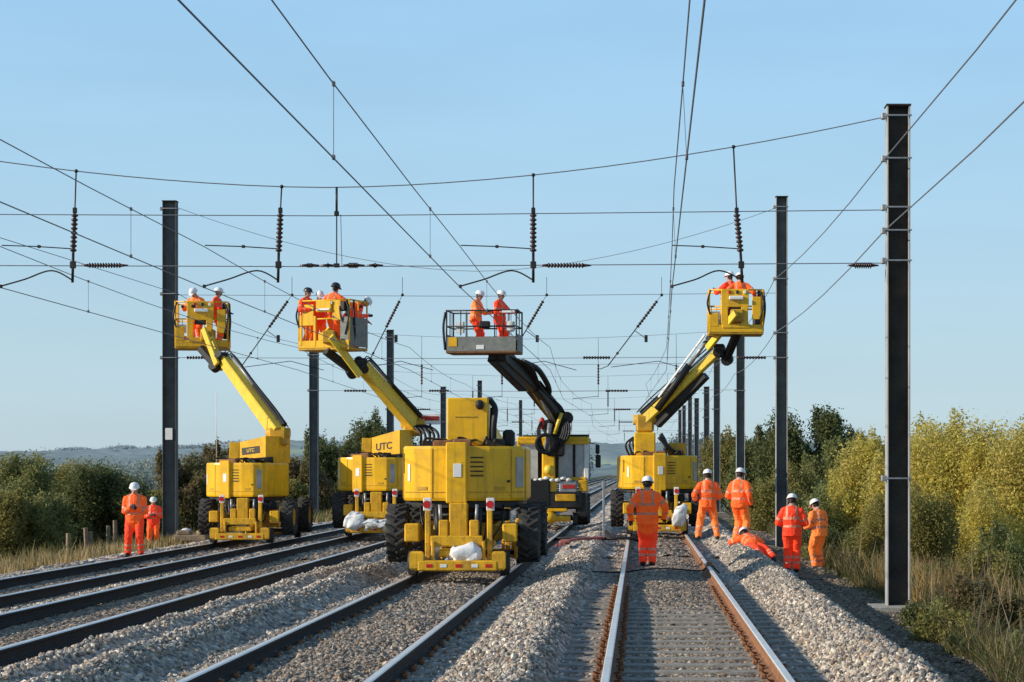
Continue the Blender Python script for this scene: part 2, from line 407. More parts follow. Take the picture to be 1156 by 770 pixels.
    hm.add([(-.09, -.10, .004), (.09, -.10, .004), (.06, -.185, -.012), (-.06, -.185, -.012), (-.09, -.10, .012), (.09, -.10, .012), (.06, -.185, -.005), (-.06, -.185, -.005)],
           [(3, 2, 1, 0), (4, 5, 6, 7), (0, 1, 5, 4), (1, 2, 6, 5), (2, 3, 7, 6), (3, 0, 4, 7)], M=Mh)
    hm.box((0, .0, .112), (.022, .19, .022), .008, rot=None) if False else None
    ho = hm.build('helmet', helmet, root)
    if bag:
        bg = MB()
        M4 = Matrix.Translation(up(0, .175, .27)) @ T.to_4x4()
        b0 = MB().box((0, 0, 0), (.30, .15, .40), .05)
        bg.add(b0.v, b0.f, 0, False, M4)
        b1 = MB().box((0, .08, -.06), (.22, .07, .20), .03); bg.add(b1.v, b1.f, 0, False, M4)
        for sx in (-1, 1): bg.curve([up(sx*.1, .12, .42), up(sx*.11, .02, .52), up(sx*.12, -.135, .40), up(sx*.14, -.13, .2), up(sx*.17, .06, .1)], .018, 6)
        o = bg.build('rucksack', bag); o.location = loc; o.rotation_euler = (0, 0, yaw); o.scale = (scale,)*3
        tag(o, 'orange-red rucksack worn on the back of the person between the rails', 'rucksack')
    return root
def _ell(c, a, b, d):
    m = MB().ball((0, 0, 0), 1., 10)
    return [Vector(c) + a * v[0] + b * v[1] + d * v[2] for v in m.v], m.f

ARMS_DOWN = ((-.27, -.06, .86), (.27, -.06, .86))
ARMS_FRONT = ((-.10, -.30, 1.12), (.10, -.30, 1.12))
ARMS_RAIL = ((-.22, -.42, 1.12), (.22, -.42, 1.12))
ARMS_UP = ((-.20, -.25, 1.85), (.18, -.22, 1.80))
G_GRD = 'track workers standing on the ground'
G_BSK = 'workers up in the lift baskets'

# on the ground ------------------------------------------------------
pt = P(152, 624, 45.3)
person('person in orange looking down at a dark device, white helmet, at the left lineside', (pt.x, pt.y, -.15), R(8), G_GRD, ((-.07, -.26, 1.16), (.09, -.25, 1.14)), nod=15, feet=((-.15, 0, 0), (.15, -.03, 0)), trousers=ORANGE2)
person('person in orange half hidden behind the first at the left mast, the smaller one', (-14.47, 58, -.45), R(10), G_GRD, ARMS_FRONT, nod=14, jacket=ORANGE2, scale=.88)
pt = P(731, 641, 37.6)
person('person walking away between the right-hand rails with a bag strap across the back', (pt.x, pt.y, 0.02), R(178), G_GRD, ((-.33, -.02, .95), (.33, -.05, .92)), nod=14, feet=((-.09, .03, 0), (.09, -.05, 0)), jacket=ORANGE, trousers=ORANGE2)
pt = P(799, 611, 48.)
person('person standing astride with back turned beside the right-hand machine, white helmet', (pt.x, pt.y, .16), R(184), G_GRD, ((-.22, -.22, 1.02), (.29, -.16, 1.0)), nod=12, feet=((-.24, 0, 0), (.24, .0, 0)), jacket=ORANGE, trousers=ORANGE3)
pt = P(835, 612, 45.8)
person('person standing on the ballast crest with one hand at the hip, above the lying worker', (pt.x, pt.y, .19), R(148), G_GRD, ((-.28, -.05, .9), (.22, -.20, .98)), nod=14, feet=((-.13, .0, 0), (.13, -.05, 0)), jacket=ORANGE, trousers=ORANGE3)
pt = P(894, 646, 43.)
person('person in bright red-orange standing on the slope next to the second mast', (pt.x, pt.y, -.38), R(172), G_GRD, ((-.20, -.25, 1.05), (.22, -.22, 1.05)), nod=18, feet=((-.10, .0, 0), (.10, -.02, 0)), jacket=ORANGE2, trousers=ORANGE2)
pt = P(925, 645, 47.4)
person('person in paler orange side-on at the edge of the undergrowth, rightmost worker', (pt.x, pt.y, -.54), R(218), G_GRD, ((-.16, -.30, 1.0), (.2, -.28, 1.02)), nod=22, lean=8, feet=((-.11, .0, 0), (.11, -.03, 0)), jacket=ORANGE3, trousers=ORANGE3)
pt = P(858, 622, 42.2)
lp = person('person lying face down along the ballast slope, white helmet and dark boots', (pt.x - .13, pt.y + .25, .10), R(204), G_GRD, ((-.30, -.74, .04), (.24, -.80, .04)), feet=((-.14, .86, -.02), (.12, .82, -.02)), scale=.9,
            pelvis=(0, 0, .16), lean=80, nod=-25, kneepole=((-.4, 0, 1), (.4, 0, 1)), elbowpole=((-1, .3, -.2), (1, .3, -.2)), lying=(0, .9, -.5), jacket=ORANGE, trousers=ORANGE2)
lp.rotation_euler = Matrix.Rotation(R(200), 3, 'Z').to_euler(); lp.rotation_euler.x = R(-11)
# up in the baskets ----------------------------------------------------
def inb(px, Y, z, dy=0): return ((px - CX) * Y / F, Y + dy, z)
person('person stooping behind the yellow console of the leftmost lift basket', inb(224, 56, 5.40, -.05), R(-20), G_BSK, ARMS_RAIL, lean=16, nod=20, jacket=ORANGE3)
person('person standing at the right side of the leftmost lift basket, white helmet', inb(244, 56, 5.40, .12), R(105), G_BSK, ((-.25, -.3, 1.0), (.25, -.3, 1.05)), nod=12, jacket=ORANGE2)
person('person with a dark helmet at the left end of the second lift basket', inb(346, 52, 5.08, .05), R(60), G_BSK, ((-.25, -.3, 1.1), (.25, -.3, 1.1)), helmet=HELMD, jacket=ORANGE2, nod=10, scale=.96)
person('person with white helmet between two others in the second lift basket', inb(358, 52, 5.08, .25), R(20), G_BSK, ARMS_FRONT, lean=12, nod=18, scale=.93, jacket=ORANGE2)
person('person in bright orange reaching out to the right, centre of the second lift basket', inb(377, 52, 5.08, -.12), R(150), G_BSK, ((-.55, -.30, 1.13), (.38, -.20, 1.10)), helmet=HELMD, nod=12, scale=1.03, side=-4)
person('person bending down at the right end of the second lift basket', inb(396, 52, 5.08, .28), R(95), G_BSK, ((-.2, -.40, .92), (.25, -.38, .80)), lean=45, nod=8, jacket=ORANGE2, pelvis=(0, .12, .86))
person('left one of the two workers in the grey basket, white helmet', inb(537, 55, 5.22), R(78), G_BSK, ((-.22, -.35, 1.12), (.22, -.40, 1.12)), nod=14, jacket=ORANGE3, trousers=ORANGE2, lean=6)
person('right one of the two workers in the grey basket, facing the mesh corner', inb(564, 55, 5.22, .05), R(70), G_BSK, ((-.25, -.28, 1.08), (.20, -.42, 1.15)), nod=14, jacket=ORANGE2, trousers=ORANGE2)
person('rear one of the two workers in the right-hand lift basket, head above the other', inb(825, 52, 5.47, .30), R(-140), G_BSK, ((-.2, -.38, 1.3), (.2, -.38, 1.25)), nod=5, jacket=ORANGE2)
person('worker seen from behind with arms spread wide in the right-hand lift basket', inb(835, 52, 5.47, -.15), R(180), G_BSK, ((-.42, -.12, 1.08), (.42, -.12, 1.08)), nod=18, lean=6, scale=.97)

# ------------------------------------------------------------------ lift machines
def tyre_mesh():
    mb = MB(); M = Matrix.Rotation(R(90), 4, 'Y')
    mb.lathe([(.24, -.12), (.30, -.155), (.38, -.165), (.43, -.15), (.45, -.08), (.453, 0), (.45, .08), (.43, .15), (.38, .165), (.30, .155), (.24, .12)], 32, M=M, closed=True)
    for k in range(18):
        for s in (-1, 1):
            a = 2 * math.pi * (k + .25 * (s > 0) * 2) / 18
            m = Matrix.Rotation(a, 4, 'X') @ Matrix.Translation((s * .085, 0, .455)) @ Matrix.Rotation(R(35 * s), 4, 'Z')
            b = MB().box((0, 0, 0), (.20, .055, .06), .01); mb.add(b.v, b.f, 0, False, m)
    return mb
def add_wheels(root, xs, ys, z, steer=0):
    src = None
    for y in ys:
        for x in xs:
            if src is None:
                t = tyre_mesh().build('wheel', TYRE, root)
                rm = MB(); M = Matrix.Rotation(R(90), 4, 'Y')
                rm.lathe([(.235, -.13), (.20, -.10), (.16, -.06), (.07, -.06), (.07, .06), (.16, .06), (.20, .10), (.235, .13)], 24, M=M, closed=True)
                rm.cyl((-.1, 0, 0), (.1, 0, 0), .075, n=12)
                for k in range(8): rm.cyl((-.075, .12*math.cos(k*.785), .12*math.sin(k*.785)), (.075, .12*math.cos(k*.785), .12*math.sin(k*.785)), .014, n=6)
                rm.build('rim', YELD, t); t.location = (x, y, z); src = t
            else:
                t = copy_tree(src, root); t.location = (x, y, z)
            t.rotation_euler = (random.random(), 0, steer)
def rail_wheels(root, ys, x=.753, r=.20):
    for y in ys:
        for s in (-1, 1):
            mb = MB(); M = Matrix.Translation((s * x, y, r)) @ Matrix.Rotation(R(90 * s), 4, 'Y')
            mb.lathe([(.0, .06), (r, .06), (r, -.05), (r + .03, -.06), (r + .03, -.085), (.0, -.085)], 24, M=M)
            mb.cyl((0, y, r), (s * x, y, r), .045, n=10)
            mb.build('rail_wheel', DARK, root)
def text(body, size, m, parent, M, name='lettering'):
    c = bpy.data.curves.new('txt', 'FONT'); c.body = body; c.size = size; c.extrude = .004; c.align_x = 'CENTER'; c.align_y = 'CENTER'; c.offset = size * .02
    o = bpy.data.objects.new('txt', c); col.objects.link(o)
    dg = bpy.context.evaluated_depsgraph_get(); me = bpy.data.meshes.new_from_object(o.evaluated_get(dg))
    bpy.data.objects.remove(o)
    me.materials.clear(); me.materials.append(m); me.transform(M); me.name = name
    o = bpy.data.objects.new(name, me); col.objects.link(o); o.parent = parent
    return o

TUR = [(-1.0, 2.4), (-1.04, .62), (-.98, .38), (-.80, .17), (-.52, .04), (-.26, -.01), (.10, -.01), (.45, .05), (.78, .18), (.98, .40), (1.04, .62), (1.0, 2.4)]
def mewp(label, X, Y, zr, yaw, boom, housing, cover, basket_args, tw=1.0, td=1.0):
    root = thing('rail_lift_machine', label, 'lift machine', (X, Y, zr), 0, 'yellow rail-mounted lift machines')
    W = lambda p: Vector(p) - Vector((X, Y, zr))
    # running gear
    mb = MB(); mb.box((0, 1.65, .66), (.95, 3.2, .34), .04)
    for y in (.42, 2.85): mb.box((0, y, .66), (1.75, .22, .22), .03)
    mb.box((0, 1.3, .95), (1.1, 1.3, .30), .05)
    mb.build('chassis', YELD, root)
    mb = MB(); mb.box((-.35, .55, .98), (.5, .5, .22), .03); mb.box((.45, .6, .96), (.6, .5, .2), .03); mb.cyl((-.62, .1, .95), (.62, .1, .99), .035)
    for x in (-.7, -.5, -.34, .3, .48, .66): mb.curve([(x, .25, 1.12), (x + .06*random.uniform(-1, 1), .02, .9), (x*.8, -.05, .62), (x*.6, .12, .5)], .017, 6)
    for x in (-.36, .28): mb.cyl((x, -.12, .5), (x*1.1, -.1, 1.1), .045, n=10)
    mb.build('hydraulics', DARK, root)
    for x in (-.33, .25): MB().cyl((x, -.15, .82), (x*1.05, -.13, 1.14), .028, n=10).build('ram_rod', STEEL, root)
    add_wheels(root, (-1.09, 1.09), (.42, 2.85), .66)
    rail_wheels(root, (-.45, 3.75))
    # bogie frames front and back
    for nm, s, y0 in (('front_frame', 1, -.72), ('rear_frame', -1, 4.05)):
        mb = MB(); mb.box((0, y0, .17), (1.28, .12, .17), .02)
        for x in (-1, 1):
            mb.box((x * .67, y0 + s*.30, .20), (.06, .62, .24), .03); mb.prism([(x*.66-.11, y0-.05), (x*.66+.11, y0-.05), (x*.66+.11, y0+.10), (x*.66-.11, y0+.10)], .10, .40, .03)
            mb.box((x * .50, y0 + s*.20, .62), (.085, .085, .86), .012); mb.box((x*.41, y0 + s*.12, .36), (.05, .10, .40), .012)
            mb.box((x*.80, y0 + s*.72, .68), (.24, .40, .30), .02)
        mb.box((-.03, y0 + s*.16, .56), (.84, .10, .17), .015); mb.box((-.03, y0+s*.45, .36), (.6, .6, .12), .02)
        mb.box((-.04, y0 + s*.64, .86), (.30, .22, .62), .02)
        mb.box((-.28, y0 + s*.60, .74), (.16, .16, .30), .02); mb.box((.22, y0 + s*.60, .74), (.16, .16, .30), .02)
        mb.build(nm, YELF, root)
    for x in (-.51, .51):
        mb = MB(); mb.box((x, -.50, 1.15), (.13, .04, .21), .01); lb = mb.build('tail_lamp', WHP, root)
        MB().cyl((x, -.60, 1.15), (x, -.525, 1.15), .062, n=14).build('lens', REDL, lb)
    for k, x in enumerate((-.45, -.22, 0.02, .28, .5)): MB().box((x, -.783, .17), (.10, .008, .055), .002).build('reflector_strip', (REDL, WHP)[k % 2], root)
    # slewing turret
    T = Matrix.Translation((0, 1.3, 0)) @ Matrix.Rotation(R(yaw), 4, 'Z') @ Matrix.Translation((0, -1.3, 0)) @ Matrix.Translation((0, .25*(1-td), 0)) @ Matrix.Diagonal((tw, td, 1, 1))
    mb = MB(); mb.prism(TUR, 1.20, 2.10, .045, M=T); t = mb.build('turret', YEL, root)
    mb = MB(); mb.prism([(x*.93, y*.93 + .1) for x, y in TUR], 1.08, 1.197, .01, M=T); mb.build('turret_base', DARK, root)
    def panel(i, u0, u1, z0, z1, d, name, m, parent=t):
        a, b = Vector((*TUR[i], 0)), Vector((*TUR[i+1], 0)); n = Vector((b.y - a.y, a.x - b.x, 0)).normalized()
        n = -n if n.y > 0 else n
        q = MB()
        p0 = a.lerp(b, u0) + n * d; p1 = a.lerp(b, u1) + n * d
        q.beam(Vector((p0.x, p0.y, (z0+z1)/2)), Vector((p1.x, p1.y, (z0+z1)/2)), .02, z1 - z0, .004)
        return q.build(name, m, parent, M=T)
    mb = MB(); mb.box((-.08, -.06, 1.66), (.34, .14, 1.0), .02); mb.build('counterweight', YEL, t, M=T)
    if yaw == 0 or True:
        panel(6, .0 + .15, .75, 1.62, 1.645, .003, 'vent', YELD)
        for k in range(5): panel(6, .12, .72, 1.60 + .075*k, 1.622 + .075*k, .004, 'vent', DARK)
        panel(7, .85, 1.0, 1.5, 1.54, .005, 'catch', DARK); panel(2, .4, .62, 1.52, 1.80, .004, 'label_plate', WHP)
        panel(8, .45, .98, 1.42, 1.92, .004, 'label_plate', STEEL)
        for i, u in ((1, .5), (4, .1), (8, .08), (9, .5)): panel(i, u, u + .035, 1.24, 2.06, .0025, 'door_seam', YELD)
        for i in range(2, 10): panel(i, .04, .96, 1.335, 1.350, .0025, 'seam', YELD)
        panel(7, .25, .75, 1.375, 1.43, .003, 'decal', YELD); panel(3, .2, .8, 1.375, 1.43, .003, 'decal', YELD)
        panel(1, .80, .93, 1.65, 1.98, .004, 'grille', DARK)
        q = MB(); q.box((-.06, -.135, 1.70), (.13, .012, .22), .003); q.build('label_plate', WHP, t, M=T)
    mb = MB()
    for k in range(7): mb.curve([(-.7 + .2*k, .5, 2.08), (-.6 + .2*k + random.uniform(-.1, .1), .35, 2.16 + random.random()*.1), (-.45 + .16*k, .9, 2.2), (-.4 + .15*k, 1.3, 2.08)], .022, 6)
    mb.box((.5, .75, 2.15), (.3, .3, .16), .02); mb.box((-.62, 1.0, 2.14), (.26, .4, .12), .02)
    mb.build('hoses', BLK, t, M=T)
    mb = MB(); mb.box((-.3, .42, 2.14), (.42, .22, .12), .02); mb.box((-.02, .36, 2.15), (.3, .2, .14), .02); mb.build('valve_block', RUST, t, M=T)
    # boom housing
    if housing:
        C = Vector(housing[0]); th = R(28); Lf = C + Vector((-math.cos(th), math.sin(th), 0)) * housing[1]; Rt = C + Vector((math.sin(th), math.cos(th), 0)) * housing[2]
        D = Lf + Rt - C; zb, zc, zl = housing[3]
        mb = MB(); mb.add([(C.x, C.y, zb), (Rt.x, Rt.y, zb), (D.x, D.y, zb), (Lf.x, Lf.y, zb), (C.x, C.y, zc), (Rt.x, Rt.y, zc), (D.x, D.y, zl), (Lf.x, Lf.y, zl)],
                          [(0, 3, 2, 1), (4, 5, 6, 7), (0, 1, 5, 4), (1, 2, 6, 5), (2, 3, 7, 6), (3, 0, 4, 7)])
        n = Vector((-math.sin(th), -math.cos(th), 0)); e = (C - Lf).normalized()
        fin = Lf - e*.03 + n * .06
        mb.beam((fin.x, fin.y, zb), (fin.x + .02, fin.y, zl + .02), .05, .26, .01)
        h = mb.build('boom_housing', YEL, root)
        mid = (C + Lf) / 2 + n * .004; mid.z = zb + (zl - zb) * .62
        Mt = Matrix(((e.x, 0, n.x, mid.x), (e.y, 0, n.y, mid.y), (0.10, 1, 0, mid.z), (0, 0, 0, 1)))
        if housing[4]: text(housing[4], .27, DECAL, h, Mt)
        else:
            q = MB(); q.beam(mid - e*.30 - Vector((0, 0, .03)), mid + e*.30 + Vector((0, 0, .03)), .012, .19, .003); q.build('name_panel', DECAL, h)
            text('UTC', .13, YEL2, h, Matrix.Translation(n * .010) @ Mt)
        q = MB()
        q.beam(mid - e*.33 - Vector((0, 0, .235)) + n*.0, mid + e*.05 - Vector((0, 0, .215)), .01, .035, .002); q.build('decal', DECAL, h)
        q = MB()
        for k in range(5): q.curve([D.lerp(C, k*.2) + Vector((.1, -.2, zb)), C + n*.12 + Vector((-.12*k, -.05, zb + .07)), C + Vector((.2, .0, zb + .02 + .03*k))], .028, 6)
        q.build('hose', DARK, h)
    boom(root, W)
    c, w, d, hgt, yb, style = basket_args if basket_args else (None,)*6
    if c is not None: basket(root, W(c), w, d, hgt, R(yb), style)
    if cover:
        for (x, y, z, rx, ry, rz) in cover:
            mb = MB().ball((x, y, z), (rx, ry, rz), 28); mb.v = [tuple(Vector((x, y, z)) + Vector([math.copysign(abs(k_/r_)**.72*r_, k_) for k_, r_ in zip(Vector(v) - Vector((x, y, z)), (rx, ry, rz))])) for v in mb.v]
            mb.v = [tuple(Vector(v) + Vector((1, .6, 1)) * .10 * noise.noise(Vector(v) * 5) + Vector((.8, .8, .9)) * (.06 * noise.noise(Vector(v) * 13) - .05 * abs(noise.noise(Vector(v) * 8 + Vector((3, 1, 2)))))) for v in mb.v]
            mb.build('lamp_cover', WHITE, root)
    return root

def basket(root, c, w, d, h, yaw, style):
    M = Matrix.Translation(c) @ Matrix.Rotation(yaw, 4, 'Z')
    yel = style != 'grey'
    B = MB().box((0, 0, .04), (w, d, .08), .02).build('basket', RUST if not yel else YELD, root, M=M)
    x, y = w / 2 - .02, d / 2 - .02
    rm = YEL if yel else DARK
    for s in (-1, 1):                                         # uprights and rails
        for t in (-1, 1): MB().cyl((s*x, t*y, .08), (s*x, t*y, h), .024, n=8).build('corner_post', rm, B, M=M)
    for z in (h - .02, h * .62):
        for t in (-1, 1): MB().cyl((-x, t*y, z), (x, t*y, z), .022, n=8).build('guard_rail', rm, B, M=M)
        for s in (-1, 1): MB().cyl((s*x, -y, z), (s*x, y, z), .022, n=8).build('guard_rail', rm, B, M=M)
    nm = int(w / .35)
    for k in range(1, nm): MB().cyl((-x + 2*x*k/nm, y, .08), (-x + 2*x*k/nm, y, h), .014, n=6).build('upright', rm, B, M=M)
    for s in (-1, 1): MB().cyl((s*x, 0, .08), (s*x, 0, h), .016, n=6).build('upright', rm, B, M=M)
    if yel:
        for k in range(4): MB().cyl((-x*.92 + .14*k, -y, .2), (-x*.92 + .14*k, -y, h*.62), .010, n=6).build('upright', rm, B, M=M)
        MB().box((w*.40, y - .12, h*.40), (.20, .22, .42), .06).build('tool_bag', BLK, B, M=M); MB().box((-w*.36, y - .14, .26), (.34, .26, .30), .06).build('tool_bag', RUST, B, M=M)
        MB().curve([(w*.5, -y*.6, h*.98), (w*.53, -y*.7, h*.6), (w*.5, -y*.5, h*.25), (w*.47, -y*.8, .1)], .03, 6).build('hose', BLK, B, M=M)
        MB().curve([(-w*.46, -y, h*.98), (-w*.52, -y - .05, h*.7), (-w*.47, -y - .03, h*.45)], .025, 6).build('sling', BLK, B, M=M)
        for k in range(3): MB().box((-w*.12 + w*.14*k, -y - .06, h*.93), (.07, .05, .09), .01).build('lever', (REDL, DARK, WHP)[k], B, M=M)
        q = MB(); q.box((0, -y - .018, .16), (w - .04, .03, .20), .008); q.build('toe_board', YEL, B, M=M)
        # panels with openings on the boom side
        if style == 'tall':
            q = MB()
            q.box((-w*.02, -y - .03, h*.80), (w*.50, .05, h*.40), .015); q.box((-w*.21, -y - .03, h*.42), (w*.12, .05, h*.40), .012); q.box((w*.15, -y - .03, h*.42), (w*.12, .05, h*.40), .012)
            q.box((w*.37, -y - .02, h*.58), (w*.16, .04, h*.50), .012); q.box((-w*.40, -y - .02, h*.32), (w*.16, .04, h*.30), .012)
            q.box((0, -y - .03, h*.19), (w*.5, .05, h*.1), .012)
            q.build('back_panel', YEL, B, M=M)
            MB().box((0, -y - .10, h*.80), (w*.26, .10, .10), .02).build('console', WHP, B, M=M)
            MB().box((-.02, -y + .06, h*.62), (w*.24, .10, h*.22), .02).build('control_box', DARK, B, M=M)
            MB().box((-w*.37, -y + .03, h*.42), (w*.18, .02, h*.18), .01).build('notice', WHP, B, M=M)
        else:
            q = MB()
            q.box((-w*.30, -y - .02, h*.70), (w*.22, .04, h*.42), .012); q.box((w*.02, -y - .05, h*.86), (w*.30, .09, h*.22), .02)
            q.box((-w*.17, -y - .02, h*.38), (w*.05, .05, h*.6), .01); q.box((w*.25, -y - .02, h*.78), (w*.16, .03, h*.40), .012); q.box((-w*.44, -y - .02, h*.40), (w*.05, .05, h*.6), .01)
            q.box((w*.05, -y-.02, h*.27), (w*.30, .04, h*.16), .01)
            q.build('back_panel', YEL, B, M=M)
            MB().box((w*.02, -y - .11, h*.80), (w*.26, .03, .05), .008).build('notice', WHP, B, M=M)
            for s, yy in ((1, 0),):
                MB().box((x + .022, 0, h*.36), (.02, d*.94, h*.58), .006).build('mesh_panel', GREYM, B, M=M)
            MB().box((w*.40, -y - .02, h*.36), (w*.16, .02, h*.58), .006).build('mesh_panel', GREYM, B, M=M)
            q = MB(); q.box((w*.34, -y + .04, h*.86), (.22, .14, .26), .03); q.curve([(w*.30, -y, h*.9), (w*.34, -y-.08, h*.7), (w*.38, -y, h*.5)], .02); q.build('control_box', DARK, B, M=M)
        q = MB(); q.box((w*.42, -y + .07, h*.72), (.10, .08, h*.5), .02); q.curve([(w*.44, -y-.03, h*.95), (w*.5, -y-.06, h*.7), (w*.42, -y-.04, h*.3)], .022); q.build('hose', BLK, B, M=M)
    else:
        q = MB(); q.box((0, -y - .02, .26), (w - .06, .014, .40), .004); q.box((0, y + .02, .30), (w - .06, .014, .48), .004); q.box((x + .02, 0, .30), (.014, d - .06, .48), .004); q.box((-x - .02, 0, .30), (.014, d - .06, .48), .004)
        q.build('mesh_panel', GREYM, B, M=M)
        for k in range(9): MB().cyl((-x + .21*k + .15, (-y, y)[k % 2], .08), (-x + .21*k + .15, (-y, y)[k % 2], h), .009, n=6).build('upright', rm, B, M=M)
        for k in (1, 4): MB().cyl((-x + w*k/5, -y, .5), (-x + w*k/5, -y, h), .016, n=6).build('upright', rm, B, M=M)
        MB().box((-w*.40, -y - .034, .32), (.24, .014, .26), .004).build('placard', YEL, B, M=M)
        MB().box((-.03, -y - .034, .17), (.22, .014, .12), .004).build('label_plate', WHP, B, M=M)
        MB().box((-w*.30, -y + .05, h*.60), (.24, .02, .32), .006).build('notice', WHP, B, M=M)
        MB().box((w*.38, -y - .01, h - .06), (.36, .03, .07), .01).build('label_plate', WHP, B, M=M)
        q = MB(); q.box((w*.04, -y + .08, h*.66), (.30, .16, .20), .03); q.build('control_box', BLK, B, M=M)
        q = MB(); q.box((w*.40, -y + .08, h*.62), (.24, .12, .3), .03); q.build('tool_bag', WHITE, B, M=M)
        q = MB(); q.curve([(-x - .03, -y, h*.95), (-x - .09, -y, h*.6), (-x - .04, -y, .1)], .035); q.build('hose', BLK, B, M=M)
    return B

def boom_std(pts, widths, extra=None):
    """pts: pivot, knuckle (end of main boom), jib start, jib end in the place"""
    def f(root, W):
        a, b, c, d = (W(p) for p in pts)
        MB().beam(a, b, widths[0], widths[0]*1.15, .03, w1=widths[1], h1=widths[1]*1.15).build('main_boom', YEL2, root)
        dr = (b - a).normalized(); up = Vector((1, 0, 0)).cross(dr) if abs(dr.x) < .3 else dr.cross(Vector((0, 1, 0))) ; up.normalize()
        if up.z < 0: up = -up
        sd = up.cross(dr)
        MB().beam(a.lerp(b, .02) + up*widths[0]*.78, a.lerp(b, .55) + up*widths[0]*.74, .16, .13, .02, w1=.12, h1=.10).build('lift_ram', BLK, root)
        MB().cyl(a.lerp(b, .55) + up*widths[0]*.74, a.lerp(b, .97) + up*widths[0]*.70, .035, n=8).build('ram_rod', STEEL, root)
        q = MB()
        for k in (-.1, 0, .1): q.curve([a + up*.3 + sd*k, a.lerp(b, .2) + up*.33 + sd*k, a.lerp(b, .6) + up*.30 + sd*k, b + up*.28 + sd*k, c + up*.2 + sd*k], .016, 5)
        q.build('hose', BLK, root)
        q = MB(); q.box(b, (.30, .36, .36), .05); q.cyl(b + sd*.28, b - sd*.28, .12, n=14); q.build('knuckle', DARK, root)
        q = MB()
        for s in (-1, 1): q.beam(c + sd*s*widths[2]*.5, d + sd*s*widths[2]*.5, .085, .19, .012)
        for k in (.2, .5, .8): q.beam(c.lerp(d, k) - sd*widths[2]*.5, c.lerp(d, k) + sd*widths[2]*.5, .06, .06)
        q.build('jib', YEL2, root)
        q = MB(); q.beam(b - up*.28, c.lerp(d, .75) - up*.34, .20, .20, .03); q.cyl(b - up*.32 - sd*.1, b - up*.32 + sd*.1, .16, n=12); q.build('levelling_ram', BLK, root)
        q = MB(); q.box(d + Vector((0, .22, -.1)), (.34, .5, .34), .03); q.build('basket_mount', YELD, root)
        q = MB(); q.box(a + Vector((.0, .1, -.1)), (.5, .5, .5), .06); q.cyl(a - Vector((.32, 0, 0)), a + Vector((.32, 0, 0)), .14, n=14); q.build('boom_foot', YELD, root)
        if extra: extra(root, W)
    return f
# leftmost machine, furthest track
mewp('yellow lift machine on the leftmost track with boom raised to the left', -10.44, 51.6, -.03, -24,
     boom_std([P(314, 489, 52.9), P(252, 405, 55.0), P(248, 414, 54.9), P(233, 374, 55.35)], (.34, .27, .28)),
     ((.42, .62, 0), 1.0, 1.05, (2.10, 2.82, 2.64), None), None, (P(229, 395, 56), 1.50, .95, 1.36, 8, 'tall'), .90, .62)
# second machine, partly behind the front one
mewp('yellow lift machine with white covers at its front, half hidden by the nearest machine', -7.05, 52.6, .12, -24,
     boom_std([P(466, 478, 53.9), P(408, 412, 52.2), P(404, 420, 52.0), P(371, 376, 51.35)], (.36, .29, .40)),
     ((.50, .62, 0), 1.05, .6, (2.05, 2.86, 2.62), 'UTC'), ((-.50, -.80, .42, .26, .2, .20), (.05, -.85, .33, .42, .14, .12)), (P(376, 396.5, 52), 1.58, .95, 1.34, -22, 'low'), .92, .66)
# nearest machine, boom folded away behind its tall mast head
def boom_back(root, W):
    MB().box((.03, 1.0, 2.52), (.70, .55, .80), .025).build('mast_head', YEL, root)
    q = MB(); q.box((.0, .72, 2.60), (.36, .012, .02), .003); q.build('seam', YELD, root)
    MB().beam((.05, 1.3, 2.65), (.10, 5.4, 2.15), .38, .42, .03).build('main_boom', YEL2, root)
    q = MB().ball((.24, .68, 2.80), (.075, .06, .085), 12); q.cyl((.24, .68, 2.8), (.24, .85, 2.8), .04); q.build('beacon', DARK, root)
    q = MB(); q.curve([(.46, .8, 2.1), (.47, .75, 2.45), (.49, .8, 2.72), (.42, .95, 2.86), (.36, 1.1, 2.90)], .05, 8); q.curve([(.42, .85, 2.1), (.43, .8, 2.4), (.44, .9, 2.75)], .04, 8); q.build('hose', BLK, root)
    q = MB(); q.box((.70, 1.1, 2.24), (.20, .3, .30), .05); q.build('air_filter', BLK, root)
mewp('nearest yellow lift machine with a tall square mast head and white front cover', -2.92, 32.0, .17, 0, boom_back, None,
     ((.14, -.55, .36, .27, .18, .17),), None)
# right-hand machine
def boom_right(root, W):
    a = P(728, 474, 53.6); k1 = P(812, 396, 52.6); j0 = P(800, 392, 52.4); j1 = P(832, 352, 51.45)
    boom_std([a, k1, j0, j1], (.25, .19, .30))(root, W)
    p0, p1 = P(742, 462, 53.2), P(800, 382, 52.5)
    MB().cyl(W(p0), W(p0.lerp(p1, .62)), .10, n=12).build('tower_ram', BLK, root)
    MB().cyl(W(p0.lerp(p1, .62)), W(p1), .055, n=10).build('ram_rod', STEEL, root)
    MB().beam(W(p0.lerp(p1, .1) + Vector((-.10, 0, .14))), W(p1 + Vector((-.1, 0, .1))), .05, .06, .01).build('side_link', WHP, root)
    MB().beam(W(P(800, 384, 52.4)), W(P(822, 352, 51.8)), .16, .18, .02).build('upper_link', DARK, root)
    MB().beam(W(P(741, 478, 53.6)), W(P(797, 424, 52.9)), .24, .30, .03, h1=.20).build('lift_ram', BLK, root)  # black beam giving the boom its dark underside
mewp('yellow lift machine on the right-hand track with boom raised to the right', .473, 52.4, .17, 6, boom_right, None, ((.60, -.78, .50, .15, .14, .27),), (P(830, 379, 52), 1.46, .95, 1.20, 0, 'tall'))
m4 = [o for o in col.objects if o.name.startswith('rail_lift_machine')][-1]
MB().box((-.33, .85, 2.40), (.58, .6, .66), .03).build('boom_housing', YEL, m4)
